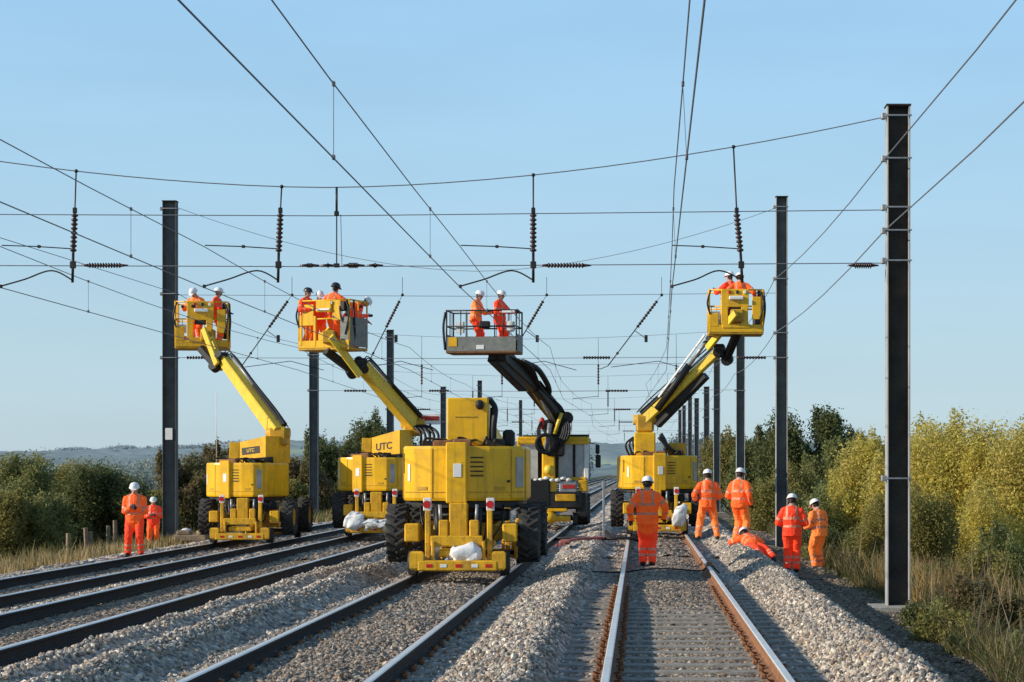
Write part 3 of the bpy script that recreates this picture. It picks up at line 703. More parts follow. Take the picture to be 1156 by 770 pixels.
for k in range(4): MB().curve([(-.75 + .1*k, .7, 2.1), (-.85 + .1*k, .6, 2.4), (-.65, .8, 2.6)], .03, 6).build('hose', DARK, m4)
for pp in ([(.1, .6, 2.7), (.25, .6, 2.4), (.2, .7, 2.1)], [(.05, .5, 2.6), (.35, .6, 2.3), (.55, .8, 2.12)]): MB().curve(pp, .055, 8).build('hose', DARK, m4)
MB().box((.55, 1.0, 2.28), (.5, .5, .34), .04).build('engine_cover', YELD, m4)
m1, m2 = [o for o in col.objects if o.name.startswith('rail_lift_machine')][:2]
MB().cyl((-.98, 1.0, 2.1), (-.98, 1.0, 4.0), .012, n=6).build('antenna', WHP, m1)
q = MB(); q.box((1.25, 1.4, 3.17), (.56, .03, .30), .01); sg = q.build('hazard_board', WHP, m2)
MB().box((1.25, 1.375, 3.19), (.50, .012, .12), .003).build('stripe', RED, sg)
MB().cyl((1.25, 1.4, 2.1), (1.25, 1.4, 3.05), .03, n=8).build('post', DARK, sg)
for k in range(5): MB().curve([(1.0 + .1*k, 1.0, 2.15), (1.05 + .12*k, .9, 2.7), (.85 + .1*k, 1.1, 2.95), (.8, 1.3, 3.0)], .04, 6).build('hose', BLK, m2)

# ------------------------------------------------------------------ the black-boomed crane vehicle
rv = thing('rail_crane', 'road-rail crane with a glazed cab and dark folded boom behind the nearest machine', 'rail crane', (-2.72, 60, .17), 0)
W = lambda p: Vector(p) - Vector((-2.72, 60, .17))
MB().box((0, 1.6, .78), (1.9, 3.6, .55), .06).build('chassis', DARK, rv)
q = MB(); q.box((.05, 1.2, 2.64), (2.24, 2.2, .20), .05); q.box((.05, .06, 2.56), (2.2, .06, .10), .02); cab = q.build('cab', YEL, rv)
q = MB(); q.box((-1.0, .15, 1.75), (.12, .12, 1.6), .015); q.build('pillar', YEL, cab); MB().box((.62, .10, 1.44), (.9, .10, .10), .015).build('sill', YEL, cab); MB().box((.02, -.12, .62), (1.5, .10, .09), .015).build('sill', YELF, rv)
q = MB(); q.box((1.08, .15, 1.98), (.15, .12, 1.16), .02); q.build('pillar', WHP, cab)
q = MB(); q.box((.70, .13, 1.98), (.05, .08, 1.16), .012); q.build('pillar', BLK, cab)
for x, y in ((-1.0, 2.2), (1.08, 2.2)): MB().box((x, y, 1.98), (.09, .10, 1.16), .015).build('pillar', GREYM, cab)
for x0, x1 in ((-.94, -.42), (.22, .66), (.74, 1.0)): MB().box(((x0+x1)/2, .17, 1.99), (x1-x0, .02, 1.10), .004).build('window', GLASS, cab)
MB().box((1.10, 1.2, 1.99), (.02, 1.9, 1.10), .004).build('window', GLASS, cab); MB().box((-1.0, 1.2, 1.99), (.02, 1.9, 1.1), .004).build('window', GLASS, cab)
MB().box((.05, 2.3, 1.98), (2.1, .04, 1.1), .01).build('rear_wall', GREYM, cab)
q = MB(); q.box((-.08, .02, 1.95), (.40, .30, 1.15), .04); q.box((-.08, .0, 1.2), (.5, .3, .5), .04); q.build('boom_mount', YEL, rv)
q = MB().ball((-.06, -.18, 1.72), (.16, .14, .15), 14); q.build('lamp_housing', YEL2, rv)
MB().box((-.42, -.02, 1.0), (.80, .40, .84), .05).build('engine_box', BLK, rv)
MB().box((.52, .0, 1.15), (.54, .3, .46), .03).build('step_box', STEEL, rv)
q = MB(); q.box((.55, -.16, 1.2), (.4, .02, .12), .005); q.build('warning_plate', RED, rv)
MB().box((.92, .3, .62), (.34, .8, .75), .05).build('tank', DARK, rv); MB().box((.98, .25, 1.22), (.28, .7, .36), .03).build('side_cover', YELF, rv)
MB().box((.45, -.18, .86), (.62, .12, .22), .02).build('front_plate', YELF, rv); MB().box((-.92, -.1, .95), (.14, .3, .9), .02).build('side_frame', YEL, rv)
q = MB()
for k in range(9): q.ball((-.82 + .17*k, -.14, 1.42 + .04*math.sin(k*2)), (.10, .07, .06), 8)
q.build('rope_bundle', WHITE, rv)
q = MB(); q.cyl((-.5, -.2, .22), (.6, -.2, .22), .09, n=14); q.ball((-.05, -.22, .24), (.24, .2, .2), 14); q.box((0, -.15, .48), (1.0, .12, .10), .02); q.build('axle', YEL, rv)
q = MB(); q.box((1.42, .3, 2.35), (.13, .06, .28), .03); q.box((1.44, .3, 1.98), (.16, .06, .40), .03); q.tube([(1.15, .3, 2.55), (1.42, .3, 2.5), (1.42, .3, 1.8)], .018, 6); q.build('mirror', BLK, rv)
add_wheels(rv, (-.95, .95), (.9, 2.9), .48); rail_wheels(rv, (0, 3.6))
a, b, c, d = P(634, 476, 60.2), P(602, 436, 58.6), P(584, 417, 57.4), P(560, 396, 55.3)
MB().beam(W(a), W(b), .46, .40, .04).build('lower_boom', DARK, rv)
MB().beam(W(b), W(d), .34, .36, .04, w1=.42, h1=.50).build('upper_boom', BLK, rv)
q = MB(); q.beam(W(a.lerp(b, .1)) + Vector((-.22, -.26, -.05)), W(b) + Vector((-.1, -.26, .0)), .06, .10); q.beam(W(b) + Vector((-.05, -.24, .12)), W(c) + Vector((0, -.26, .08)), .05, .06); q.build('boom_stripe', YELD, rv)
q = MB(); q.cyl(W(P(629, 482, 59.9)), W(P(609, 447, 58.8)), .07); q.build('lift_ram', STEEL, rv)
q = MB(); q.cyl(W(P(611, 440, 58.7)), W(P(594, 420, 57.7)), .05); q.build('ram_rod', WHP, rv)
HS = [([W(P(590, 408, 57)), W(P(606, 416, 57.8)), W(P(616, 430, 58.5)), W(P(620, 441, 59)), W(P(617, 452, 59.2)), W(P(622, 464, 59.6))], .085)]
HS += [([W(P(570 + k, 402, 55.8)), W(P(592 + 2*k, 414, 57.2)), W(P(604 + 2*k, 440, 58.6)), W(P(622 + 3*k, 460, 59.6)), W(P(638, 478, 60))], .03) for k in range(5)]
HS += [([W(P(630, 470, 59.7)), W(P(642 - 2*k, 478 + 2*k, 59.5)), W(P(641 - 4*k, 494 + 3*k, 59.4)), W(P(628, 508 + 2*k, 59.5))], .04) for k in range(4)]
HS += [([W(P(612, 474, 59.6)), W(P(607 + k, 486, 59.4)), W(P(609 + 2*k, 502 + 2*k, 59.3)), W(P(622, 512 + k, 59.4)), W(P(631, 500, 59.5))], .035) for k in range(3)]
for pp, rr in HS: MB().curve(pp, rr, 8).build('hose', BLK, rv)
q = MB(); c0 = W(P(628, 497, 60)); q.box(c0, (.50, .42, 1.0), .06); q.box(W(P(633, 478, 60.0)), (.42, .5, .75), .10, rot=Matrix.Rotation(R(35), 3, 'Y')); q.box(W(P(619, 484, 59.7)), (.34, .3, .55), .06, rot=Matrix.Rotation(R(-20), 3, 'Y'))
q.cyl(W(P(640, 472, 59.6)), W(P(640, 472, 60.4)), .20, n=14); q.build('slew_column', DARK, rv)
q = MB(); q.cyl(W(P(626, 490, 59.5)), W(P(634, 466, 59.5)), .06); q.build('ram_rod', YEL2, rv)
q = MB(); q.cyl(W(P(616, 512, 59.5)), W(P(621, 478, 59.5)), .075); q.build('ram_rod', STEEL, rv)
q = MB(); M = Matrix.Translation(W(P(616, 501, 59.3))) @ Matrix.Rotation(R(90), 4, 'X'); q.lathe([(.22, -.05), (.33, -.05), (.33, .05), (.22, .05)], 22, M=M, closed=True); q.build('hose_reel', BLK, rv)
q = MB(); q.ball(W(P(612, 478, 59.6)), (.10, .08, .2), 8); q.build('accumulator', RED, rv)
q = MB(); q.box(W(P(562, 402, 55.2)), (.5, .5, .3), .04); q.beam(W(P(556, 404, 55.0)), W(P(590, 440, 56.5)), .30, .26, .04, h1=.12); q.build('basket_mount', BLK, rv)
MB().box((.75, .3, 2.77), (.8, .12, .08), .02).build('work_light', BLK, rv); MB().box((-.55, .3, 2.76), (.7, .12, .06), .02).build('work_light', BLK, rv)
basket(rv, W(P(547, 400, 55)), 2.02, 1.0, 1.22, R(-6), 'grey')

# ------------------------------------------------------------------ the permanent way
PX = [-13.4, -12.9, -12.2, -11.85, -9.1, -8.85, -8.55, -8.35, -5.95, -5.72, -5.52, -5.40, -5.15, -4.95, -4.80, -4.70, -4.38, -1.85, -1.62, -1.12, -1.0, -.78, 1.74, 1.86, 2.18, 2.36, 3.35, 3.9, 4.9]
PZ = [-.44, -.26, -.20, -.23, -.22, -.10, -.06, -.085, -.075, .02, .12, .11, .02, .10, .16, .12, -.035, -.035, .03, .15, .15, -.04, -.04, .03, .19, .19, -.47, -.50, -.56]
def lown(x, y): return (np.sin(x*1.7 + y*.9) + np.sin(y*2.3 - x*3.1 + 1.) + np.sin(y*.63 + x*.4 + 2.) + .7*np.sin(y*4.1 + x*5.3)) / 3.7
def prof(x, y):
    z = np.interp(x + .05*lown(x*.5, y*.7), PX, PZ)
    ridge = np.clip(z / .12, 0, 1)
    z = z + .022 * lown(x, y) * (.4 + 2.0*ridge)
    four = np.exp(-((x - .473)/.62)**4) * np.clip((y - 24.5) / 4, 0, 1) * .045 * (1 + .5*lown(x*2, y*1.3))
    three = np.exp(-((x + 3.06)/.62)**4) * .055 * (1 + .5*lown(x*2, y*1.1))
    dip = .008*np.clip((25.5 - y)/3, 0, 1)*(np.exp(-((x - .48)/1.28)**8) + np.exp(-((x + 2.95)/1.28)**8)*(np.abs(x + 2.95) > .7))
    return z + four + three + dip
JT = rng.random((256, 256, 6))
def stones(x, y, s):
    ci = np.floor(x / s).astype(int); cj = np.floor(y / s).astype(int)
    best = np.full(x.shape, 9.); bi = np.zeros(x.shape, int); bj = bi.copy(); dx_ = np.zeros(x.shape); dy_ = dx_.copy()
    for a in (-1, 0, 1):
        for b in (-1, 0, 1):
            i = (ci + a) % 256; j = (cj + b) % 256; t = JT[i, j]
            dx = x/s - (ci + a + t[..., 0]); dy = y/s - (cj + b + t[..., 1])
            th = t[..., 2]*6.28; c, sn = np.cos(th), np.sin(th)
            d = np.sqrt((dx*c + dy*sn)**2 * .75 + (-dx*sn + dy*c)**2 * 1.35) - .18*t[..., 3]
            k = d < best
            best = np.where(k, d, best); bi = np.where(k, i, bi); bj = np.where(k, j, bj); dx_ = np.where(k, dx, dx_); dy_ = np.where(k, dy, dy_)
    t = JT[bi, bj]
    h = s * (.55*np.clip(1 - (best + .18)**2 * 1.5, -.4, 1) + .5*(t[..., 4] - .5) + .55*((t[..., 5]-.5)*dx_ + (t[..., 2]-.5)*dy_))
    return h, t
PALS = np.array([1.14, 1.10, 1.05])*np.array([(.40, .36, .31), (.29, .27, .245), (.56, .50, .42), (.30, .23, .175), (.16, .155, .15), (.36, .31, .25)])
def stone_col(t, x, y):
    k = (t[..., 3] * 5.99).astype(int); c = PALS[k] * (.65 + .7*t[..., 4])[..., None]
    br = np.exp(-((x - .473)/.95)**4) + np.exp(-((x + 3.06)/.95)**4)*.8 + np.exp(-((x + 7.1)/1.2)**4) + np.exp(-((x + 10.4)/1.4)**4)
    dm = 1 - np.clip(br, 0, 1)[..., None]*np.array([.36, .40, .44])
    right = np.clip((x - 2.9)/.6, 0, 1)[..., None]
    return c * dm * (1 - right*np.array([.52, .56, .62]))
V, Fc, Cc = [], [], []; off = 0
for (y0, y1, dx, dy, s) in ((13.5, 24.0, .0145, .020, .046), (23.8, 42., .026, .038, .054), (41.6, 76., .055, .10, .11), (75.5, 430., .25, 1.2, .3)):
    xl = max(-13.4, -722*y1/F - 1.5); xr = min(4.9, 434*y1/F + 1.2)
    xs = np.arange(xl, xr, dx); ys = np.arange(y0, y1, dy)
    if xr - xs[-1] < dx: xs[-1] = xr
    X_, Y_ = np.meshgrid(xs, ys); jx = (rng.random(X_.shape) - .5)*dx*.5; jx[:, 0] = jx[:, -1] = 0; X_ = X_ + jx
    h, t = stones(X_, Y_, s)
    if y0 > 70: h = h*.2
    Z_ = prof(X_, Y_) + h
    for xc, zt in ((-10.44, -.19), (-7.05, -.03), (-2.95, .02), (.473, .02)):      # rails stay clear of the stones
        for r_ in (-.753, .753):
            near = np.abs(X_ - xc - r_) < .10
            Z_ = np.where(near, np.minimum(Z_, zt + .02), Z_)
    ny, nx = X_.shape; V.append(np.stack([X_, Y_, Z_], -1).reshape(-1, 3)); Cc.append(stone_col(t, X_, Y_).reshape(-1, 3))
    a = (np.arange(ny-1)[:, None]*nx + np.arange(nx-1)[None]).ravel() + off
    Fc.append(np.stack([a, a+1, a+nx+1, a+nx], 1)); off += nx*ny
tag(np_mesh('gravel_ballast', np.concatenate(V), np.concatenate(Fc), STONE, np.concatenate(Cc)), 'grey crushed stone ballast bedding all four tracks', 'gravel', kind='stuff')
# loose angular stones lying on the ridges and shoulders
n = 60000
bands = [(-5.72, -5.36, .16), (-4.98, -4.60, .20), (-1.7, -.85, .24), (1.72, 2.7, .24), (-4.6, -1.8, .08), (-8.95, -8.4, .04), (2.6, 4.6, .06)]
bs = rng.choice(len(bands), n, p=np.array([b[2] for b in bands]) / sum(b[2] for b in bands)); lo = np.array([b[0] for b in bands])[bs]; hi = np.array([b[1] for b in bands])[bs]
sx = lo + (hi - lo)*rng.random(n); sy = 14 + 34*rng.random(n)**1.5
ok = (np.abs(np.abs(sx + 3.06) - .753) > .12) & (np.abs(np.abs(sx - .473) - .753) > .12); sx, sy = sx[ok], sy[ok]; n = len(sx)
ph = (1 + 5**.5)/2
ico = np.array([(-1, ph, 0), (1, ph, 0), (-1, -ph, 0), (1, -ph, 0), (0, -1, ph), (0, 1, ph), (0, -1, -ph), (0, 1, -ph), (ph, 0, -1), (ph, 0, 1), (-ph, 0, -1), (-ph, 0, 1)]) / 1.9
icf = np.array([(0, 11, 5), (0, 5, 1), (0, 1, 7), (0, 7, 10), (0, 10, 11), (1, 5, 9), (5, 11, 4), (11, 10, 2), (10, 7, 6), (7, 1, 8), (3, 9, 4), (3, 4, 2), (3, 2, 6), (3, 6, 8), (3, 8, 9), (4, 9, 5), (2, 4, 11), (6, 2, 10), (8, 6, 7), (9, 8, 1)])
def rotm(n):
    q = rng.normal(size=(n, 4)); q /= np.linalg.norm(q, axis=1)[:, None]; w, x, y, z = q.T
    return np.stack([1-2*(y*y+z*z), 2*(x*y-z*w), 2*(x*z+y*w), 2*(x*y+z*w), 1-2*(x*x+z*z), 2*(y*z-x*w), 2*(x*z-y*w), 2*(y*z+x*w), 1-2*(x*x+y*y)], 1).reshape(n, 3, 3)
sz = .013 + .017*rng.random(n)**1.6
pv = ico[None]*(1 + .5*(rng.random((n, 12, 1)) - .5))*(.6 + .8*rng.random((n, 1, 3)))*sz[:, None, None]
pv = np.einsum('nij,nkj->nki', rotm(n), pv)
zz = prof(sx, sy) + stones(sx, sy, .046)[0] + sz*.35
pv += np.stack([sx, sy, zz], 1)[:, None]
tt = rng.random((n, 6)); cc = np.repeat(stone_col(tt, sx, sy)*1.05, 20, 0)
tag(np_mesh('loose_ballast_stones', pv.reshape(-1, 3), (icf[None] + (np.arange(n)*12)[:, None, None]).reshape(-1, 3), STONE, cc), 'loose angular stones scattered along the ballast ridges', 'stones', kind='stuff')

# ground sheet -------------------------------------------------------------
def gz(x, y):
    z = np.interp(x, [-400, -40, -22, -16.0, -15.3, -14.5, -13.3, -12.6, 2.8, 3.6, 4.5, 5.2, 7.5, 14, 60, 400], [-1.6, -1.5, -1.3, -1.0, -.92, -.42, -.36, -.55, -.75, -.66, -.62, -.72, -.95, -1.2, -1.5, -1.6])
    return z + .05*lown(x*1.1, y*.8)*np.clip(1 - np.abs(x)/60, 0, 1)
gx = np.unique(np.concatenate([np.linspace(-4500, -60, 24), np.linspace(-60, -17, 30), np.arange(-17, -12, .12), np.linspace(-12, 3, 12), np.arange(3, 9, .12), np.linspace(9, 60, 40), np.linspace(60, 4500, 24)]))
gy = np.unique(np.concatenate([np.linspace(-80, 10, 8), np.arange(10, 90, .35), np.linspace(90, 300, 60), np.linspace(300, 9000, 40)]))
X_, Y_ = np.meshgrid(gx, gy); ny, nx = X_.shape
gv = np.stack([X_, Y_, gz(X_, Y_)], -1).reshape(-1, 3); a = (np.arange(ny-1)[:, None]*nx + np.arange(nx-1)[None]).ravel()
tag(np_mesh('ground', gv, np.stack([a, a+1, a+nx+1, a+nx], 1), SOIL, smooth=True), 'rough turf and earth ground stretching to the horizon', 'ground', kind='structure')

# rails, sleepers -------------------------------------------------------------
TR = [('leftmost', -10.44, -.03), ('second from left', -7.05, .12), ('third from left', -2.95, .17), ('right-hand', .473, .17)]
hp = [(.075, 0), (.075, .012), (.022, .028), (.011, .045), (.011, .108), (.036, .122), (.036, .148), (.027, .159)]
rp = [(x, z) for x, z in hp] + [(-x, z) for x, z in hp[::-1]]
for nm, xc, zt in TR:
    for s in (-1, 1):
        mb = MB(); vs = []
        for Y in (6, 460): vs += [(xc + s*.753 + x, Y, zt - .159 + z) for x, z in rp]
        k = len(rp); mb.v = vs
        for i in range(k):
            j = (i+1) % k; mb.f.append((i, i+k, j+k, j)); top = 7 <= i <= 7 or (i in (6, 8) )
            mb.m.append(1 if top else 0); mb.sm.append(False)
        mb.f.append(tuple(range(k))); mb.m.append(0); mb.sm.append(False)
        o = mb.build('rail', [RUST if xc > 0 else RUSTD, RAILTOP])
        tag(o, f'{"left" if s < 0 else "right"} steel rail of the {nm} track with shiny running surface' if not (xc > 0 and s > 0) else 'rust-orange right rail of the right-hand track with shiny running surface', 'rail', 'running rails of the four tracks')
src = None
for nm, xc, zt in TR[2:]:
    for k in range(26 if xc > 0 else 22):
        Y = 14.2 + .65*k + random.uniform(-.02, .02)
        if src is None:
            mb = MB(); mb.prism([(-1.25, -.12), (1.25, -.12), (1.25, .12), (-1.25, .12)], -.20, 0.0, .03); mb.box((0, 0, -.0), (.5, .2, .01), .003) if False else None
            src = mb.build('sleeper', SLEEP); o = src
            for x in (-.753, .753):
                for s in (-1, 1):
                    c = MB(); c.box((x + s*.105, 0, .022), (.055, .09, .04), .008); c.curve([(x + s*.09, -.05, .03), (x + s*.13, -.02, .06), (x + s*.10, .03, .05), (x + s*.06, .04, .045)], .011, 6)
                    c.build('rail_clip', RUST, src)
        else: o = copy_tree(src)
        o.location = (xc + random.uniform(-.012, .012), Y, 0.004); o.rotation_euler = (0, 0, random.uniform(-.006, .006))
        tag(o, f'concrete sleeper half buried in ballast under the {nm} track', 'sleeper', f'sleepers of the {nm} track')
mb = MB(); mb.curve([(-.85, 35.0, .05), (-.29, 35.2, .03), (0.1, 34.9, .10), (.6, 35.0, .10), (1.1, 34.8, .08), (1.236, 34.7, .20), (1.42, 34.6, .04)], .014, 6)  # thin dark tube laid where a shadow crosses the track
tag(mb.build('cable', BLK), 'dark strip standing for a shadow across the right-hand track in the foreground', 'cable')
mb = MB(); mb.box((1.24, 34.7, .19), (.10, .26, .10), .02)
tag(mb.build('rail_clamp', RUST), 'rusty brown clamp sitting on the right rail where the dark strip crosses', 'clamp')
mb = MB(); mb.curve([(-1.05, 48, .20), (-.8, 47.6, .20), (-.3, 47.5, .22), (.1, 47.6, .12)], .04, 8); mb.curve([(-2.2, 50, .10), (-1.7, 49, .18), (-1.05, 48, .19)], .038, 8)
tag(mb.build('hose', BLK), 'thick black hose trailing over the ballast beside the right-hand machine', 'hose')
mb = MB()
for k in range(3): mb.curve([(-1.9 + .1*k, 44.2 - .3*k, .16 + .03*k), (-1.6, 46 + .2*k, .22), (-1.2 + .15*k, 47.5, .22), (-.9, 48.5, .2)], .03, 6)
mb.box((-1.72, 45.0, .22), (.26, .7, .10), .03)
tag(mb.build('red_cable', REDF), 'faded red cable bundle lying on the ballast ridge by the crane', 'cable')
mb = MB(); mb.box((-.93, 50.6, .82), (.06, .05, 1.55), .008); mb.box((-.93, 50.6, 1.5), (.12, .02, .16), .004); mb.box((-.93, 50.6, .08), (.2, .2, .06), .01)
tag(mb.build('marker_post', STEEL), 'thin pale grey post standing on the ballast left of the right-hand machine', 'post')
mb = MB(); mb.box((2.95, 41.6, -.19), (.95, .18, .06), .01, rz=R(-35), rot=Matrix.Rotation(R(-30), 3, 'Z') @ Matrix.Rotation(R(22), 3, 'Y'))
tag(mb.build('plank', BLUEP), 'pale blue-grey plank on the slope between the lying and the standing worker', 'plank')
mb = MB().ball((-13.75, 59, -.12), (.22, .2, .24), 12); mb.v = [tuple(Vector(v) + Vector((1, 1, 1))*.05*noise.noise(Vector(v)*5)) for v in mb.v]
tag(mb.build('sack', WHITE), 'small white sack beside the foot of the left mast', 'sack')
mb = MB(); mb.box((-13.2, 57.5, -.12), (.95, .6, .22), .04); mb.box((-13.4, 57.4, .04), (.4, .4, .14), .03); mb.cyl((-13.0, 57.3, .0), (-12.75, 57.3, .08), .09)
tag(mb.build('tool_crate', WOOD), 'low brownish crate of tools on the ground left of the leftmost machine', 'crate')

# ------------------------------------------------------------------ masts
def mast(X, Y, zb, zt, label, w=.40, flange=MASTG, bands=(), plate=None, web=None):
    o = thing('mast', label, 'mast', (X, Y, zb), 0, 'overhead line masts')
    mb = MB(); H = zt - zb
    for s in (-1, 1): mb.box((s*(w/2 - .012), 0, H/2), (.024, .30, H), .004, m=1)
    mb.box((0, 0, H/2), (w - .05, .016, H - .01), .003, m=0)
    mb.build('column', [web or MASTS, flange], o)
    MB().box((0, 0, .03), (.95, .8, .12), .02).build('base', CONC, o)
    MB().box((0, 0, H + .015), (w + .03, .33, .03), .004).build('cap', MAST, o)
    for z in bands:
        mb = MB(); mb.box((0, -.165, z - zb), (w + .05, .02, .028), .004); mb.box((0, .165, z - zb), (w + .05, .02, .028), .004)
        mb.box((-w/2 - .05, -.05, z - zb), (.08, .12, .10), .01); mb.build('clamp_band', STEEL, o)
    if plate: MB().box((-.0, -.17, plate - zb), (.22, .02, .36), .004).build('number_plate', WHP, o)
    return o
def zpx(y, Y): return CAM + (CY - y)*Y/F
mast(4.37, 33, -.50, zpx(121, 33), 'nearest tall dark mast on a concrete base, right of the tracks', .39, web=MAST, bands=(zpx(132, 33), zpx(180, 33), zpx(235, 33), zpx(261, 33), zpx(295, 33), zpx(540, 33)))
mast(-15.0, 33, -.75, 7.9, 'mast carrying the near span wires left of the tracks', .39)
mast(4.37, 60, -.70, zpx(223, 60), 'second mast on the right, behind the worker in red-orange', .36, bands=(zpx(234, 60), zpx(315, 60), zpx(376, 60), zpx(404, 60)))
mast(-14.45, 60, -.55, zpx(228, 60), 'left dark mast with a white plate near the small worker', .42, flange=MASTS, bands=(zpx(236, 60), zpx(332, 60), zpx(404, 60)), plate=zpx(490, 60))
for X, Y, zt, lb in ((4.40, 85, 8.9, 'third mast on the right, rising behind the right-hand basket'), (-14.2, 85, 7.3, 'mast under the second basket, left of the tracks'), (4.40, 111, zpx(398, 111), 'right mast seen past the raised boom, fourth in the row'),
                     (-14.2, 111, zpx(373, 111), 'mast between the second and grey baskets, top in clear sky'), (4.40, 128, zpx(437, 128), 'slim right mast, fifth in the row'), (4.42, 151, zpx(450, 151), 'slim right mast, sixth in the row'),
                     (-14.1, 140, zpx(437, 140), 'distant left mast just left of the square mast head'), (-14.1, 172, zpx(430, 172), 'distant left mast just right of the square mast head'), (4.45, 172, zpx(420, 172), 'slim right mast, seventh in the row'), (4.45, 195, zpx(458, 195), 'slim right mast, eighth in the row'),
                     (-14.1, 231, zpx(452, 231), 'distant left mast between the square mast head and the crane boom'), (4.45, 215, zpx(463, 215), 'short far mast next to the right-hand machine')):
    mast(X, Y, -.6, zt, lb, .38, flange=MASTS if X < 0 else MASTG, bands=(zt - .4, 5.35))

# ------------------------------------------------------------------ overhead line
def wire(name, pts, r, label, cat, group, n=5):
    return tag(MB().tube(pts, r, n).build(name, WIRE), label, cat, group)
TXc = [-10.8, -7.36, -3.03, .55]
SUP = [33, 60, 85, 111, 140, 172, 195, 231, 300]
TN = ['leftmost', 'second', 'third', 'right-hand']
def sagline(z, sag, ys, xs):
    pts = []
    for i in range(len(ys) - 1):
        for k in range(6):
            t = k/6; pts.append((xs[i] + (xs[i+1]-xs[i])*t, ys[i] + (ys[i+1]-ys[i])*t, z - sag*4*t*(1-t)))
    pts.append((xs[-1], ys[-1], z)); return pts
for i, x in enumerate(TXc):
    st = [0] + [.28*(-1)**k for k in range(len(SUP) - 1)]
    xs = [x + s_ for s_ in st]
    x0 = x if i < 3 else .38
    cp = [(x0, 5, 4.96)] + [(a, b, 4.96) for a, b in zip(xs, SUP)]
    wire('contact_wire', cp, .0085, f'lower contact wire over the {TN[i]} track', 'contact wire', 'overhead wires along the tracks')
    kx = [x, *xs]; cat0 = x if i < 3 else .40
    pts = [(cat0 if i < 3 else .36, 5, 5.95)] + [((cat0 if i < 3 else .36) + (xs[0] - cat0)*t*.9, 5 + 28*t, 5.95 - .30*t - .10*math.sin(math.pi*t)) for t in (.25, .5, .75)] + sagline(5.65, .16, SUP, xs)
    o = wire('catenary_wire', pts, .0075, f'upper catenary wire over the {TN[i]} track', 'catenary wire', 'overhead wires along the tracks')
    for Y in (10.5, 19.3, 28.2, 38, 46, 54, 68, 77, 92, 100, 122):
        xa = float(np.interp(Y, [5] + SUP, [x0] + xs)); za = float(np.interp(Y, [p[1] for p in pts], [p[2] for p in pts]))
        xb = float(np.interp(Y, [p[1] for p in pts], [p[0] for p in pts]))
        q = MB(); q.tube([(xb, Y, za), (xa, Y, 4.96)], .0045, 4); q.box((xa, Y, 4.97), (.03, .06, .05), .005); q.box((xb, Y, za), (.03, .06, .05), .005); q.build('dropper', WIRE, o)
# feeders carried on the right-hand masts
for z0, z1, lb in ((7.13, 7.75, 'upper feeder wire clamped along the right-hand masts'), (5.92, 6.1, 'lower feeder wire clamped along the right-hand masts')):
    pts = [(4.15, 4, z0 + .35), (4.15, 15, z0 - .05), (4.15, 24, z0 - .08), (4.14, 33, z0)] + [(4.14, 33 + 27*t, z0 + (z1 - z0)*t - .35*4*t*(1-t)*.5) for t in (.2, .4, .6, .8)]
    pts += sagline(z1, .25, SUP[1:], [4.16]*(len(SUP)-1))
    wire('feeder_wire', pts, .011, lb, 'feeder wire', 'overhead wires along the tracks')
pts = [(-14.7, 4, 7.2)] + [(-14.6, 33, 7.0)] + sagline(7.3, .3, SUP[1:], [-14.2]*(len(SUP)-1))
wire('feeder_wire', pts, .009, 'feeder wire running along the left-hand masts', 'feeder wire', 'overhead wires along the tracks')

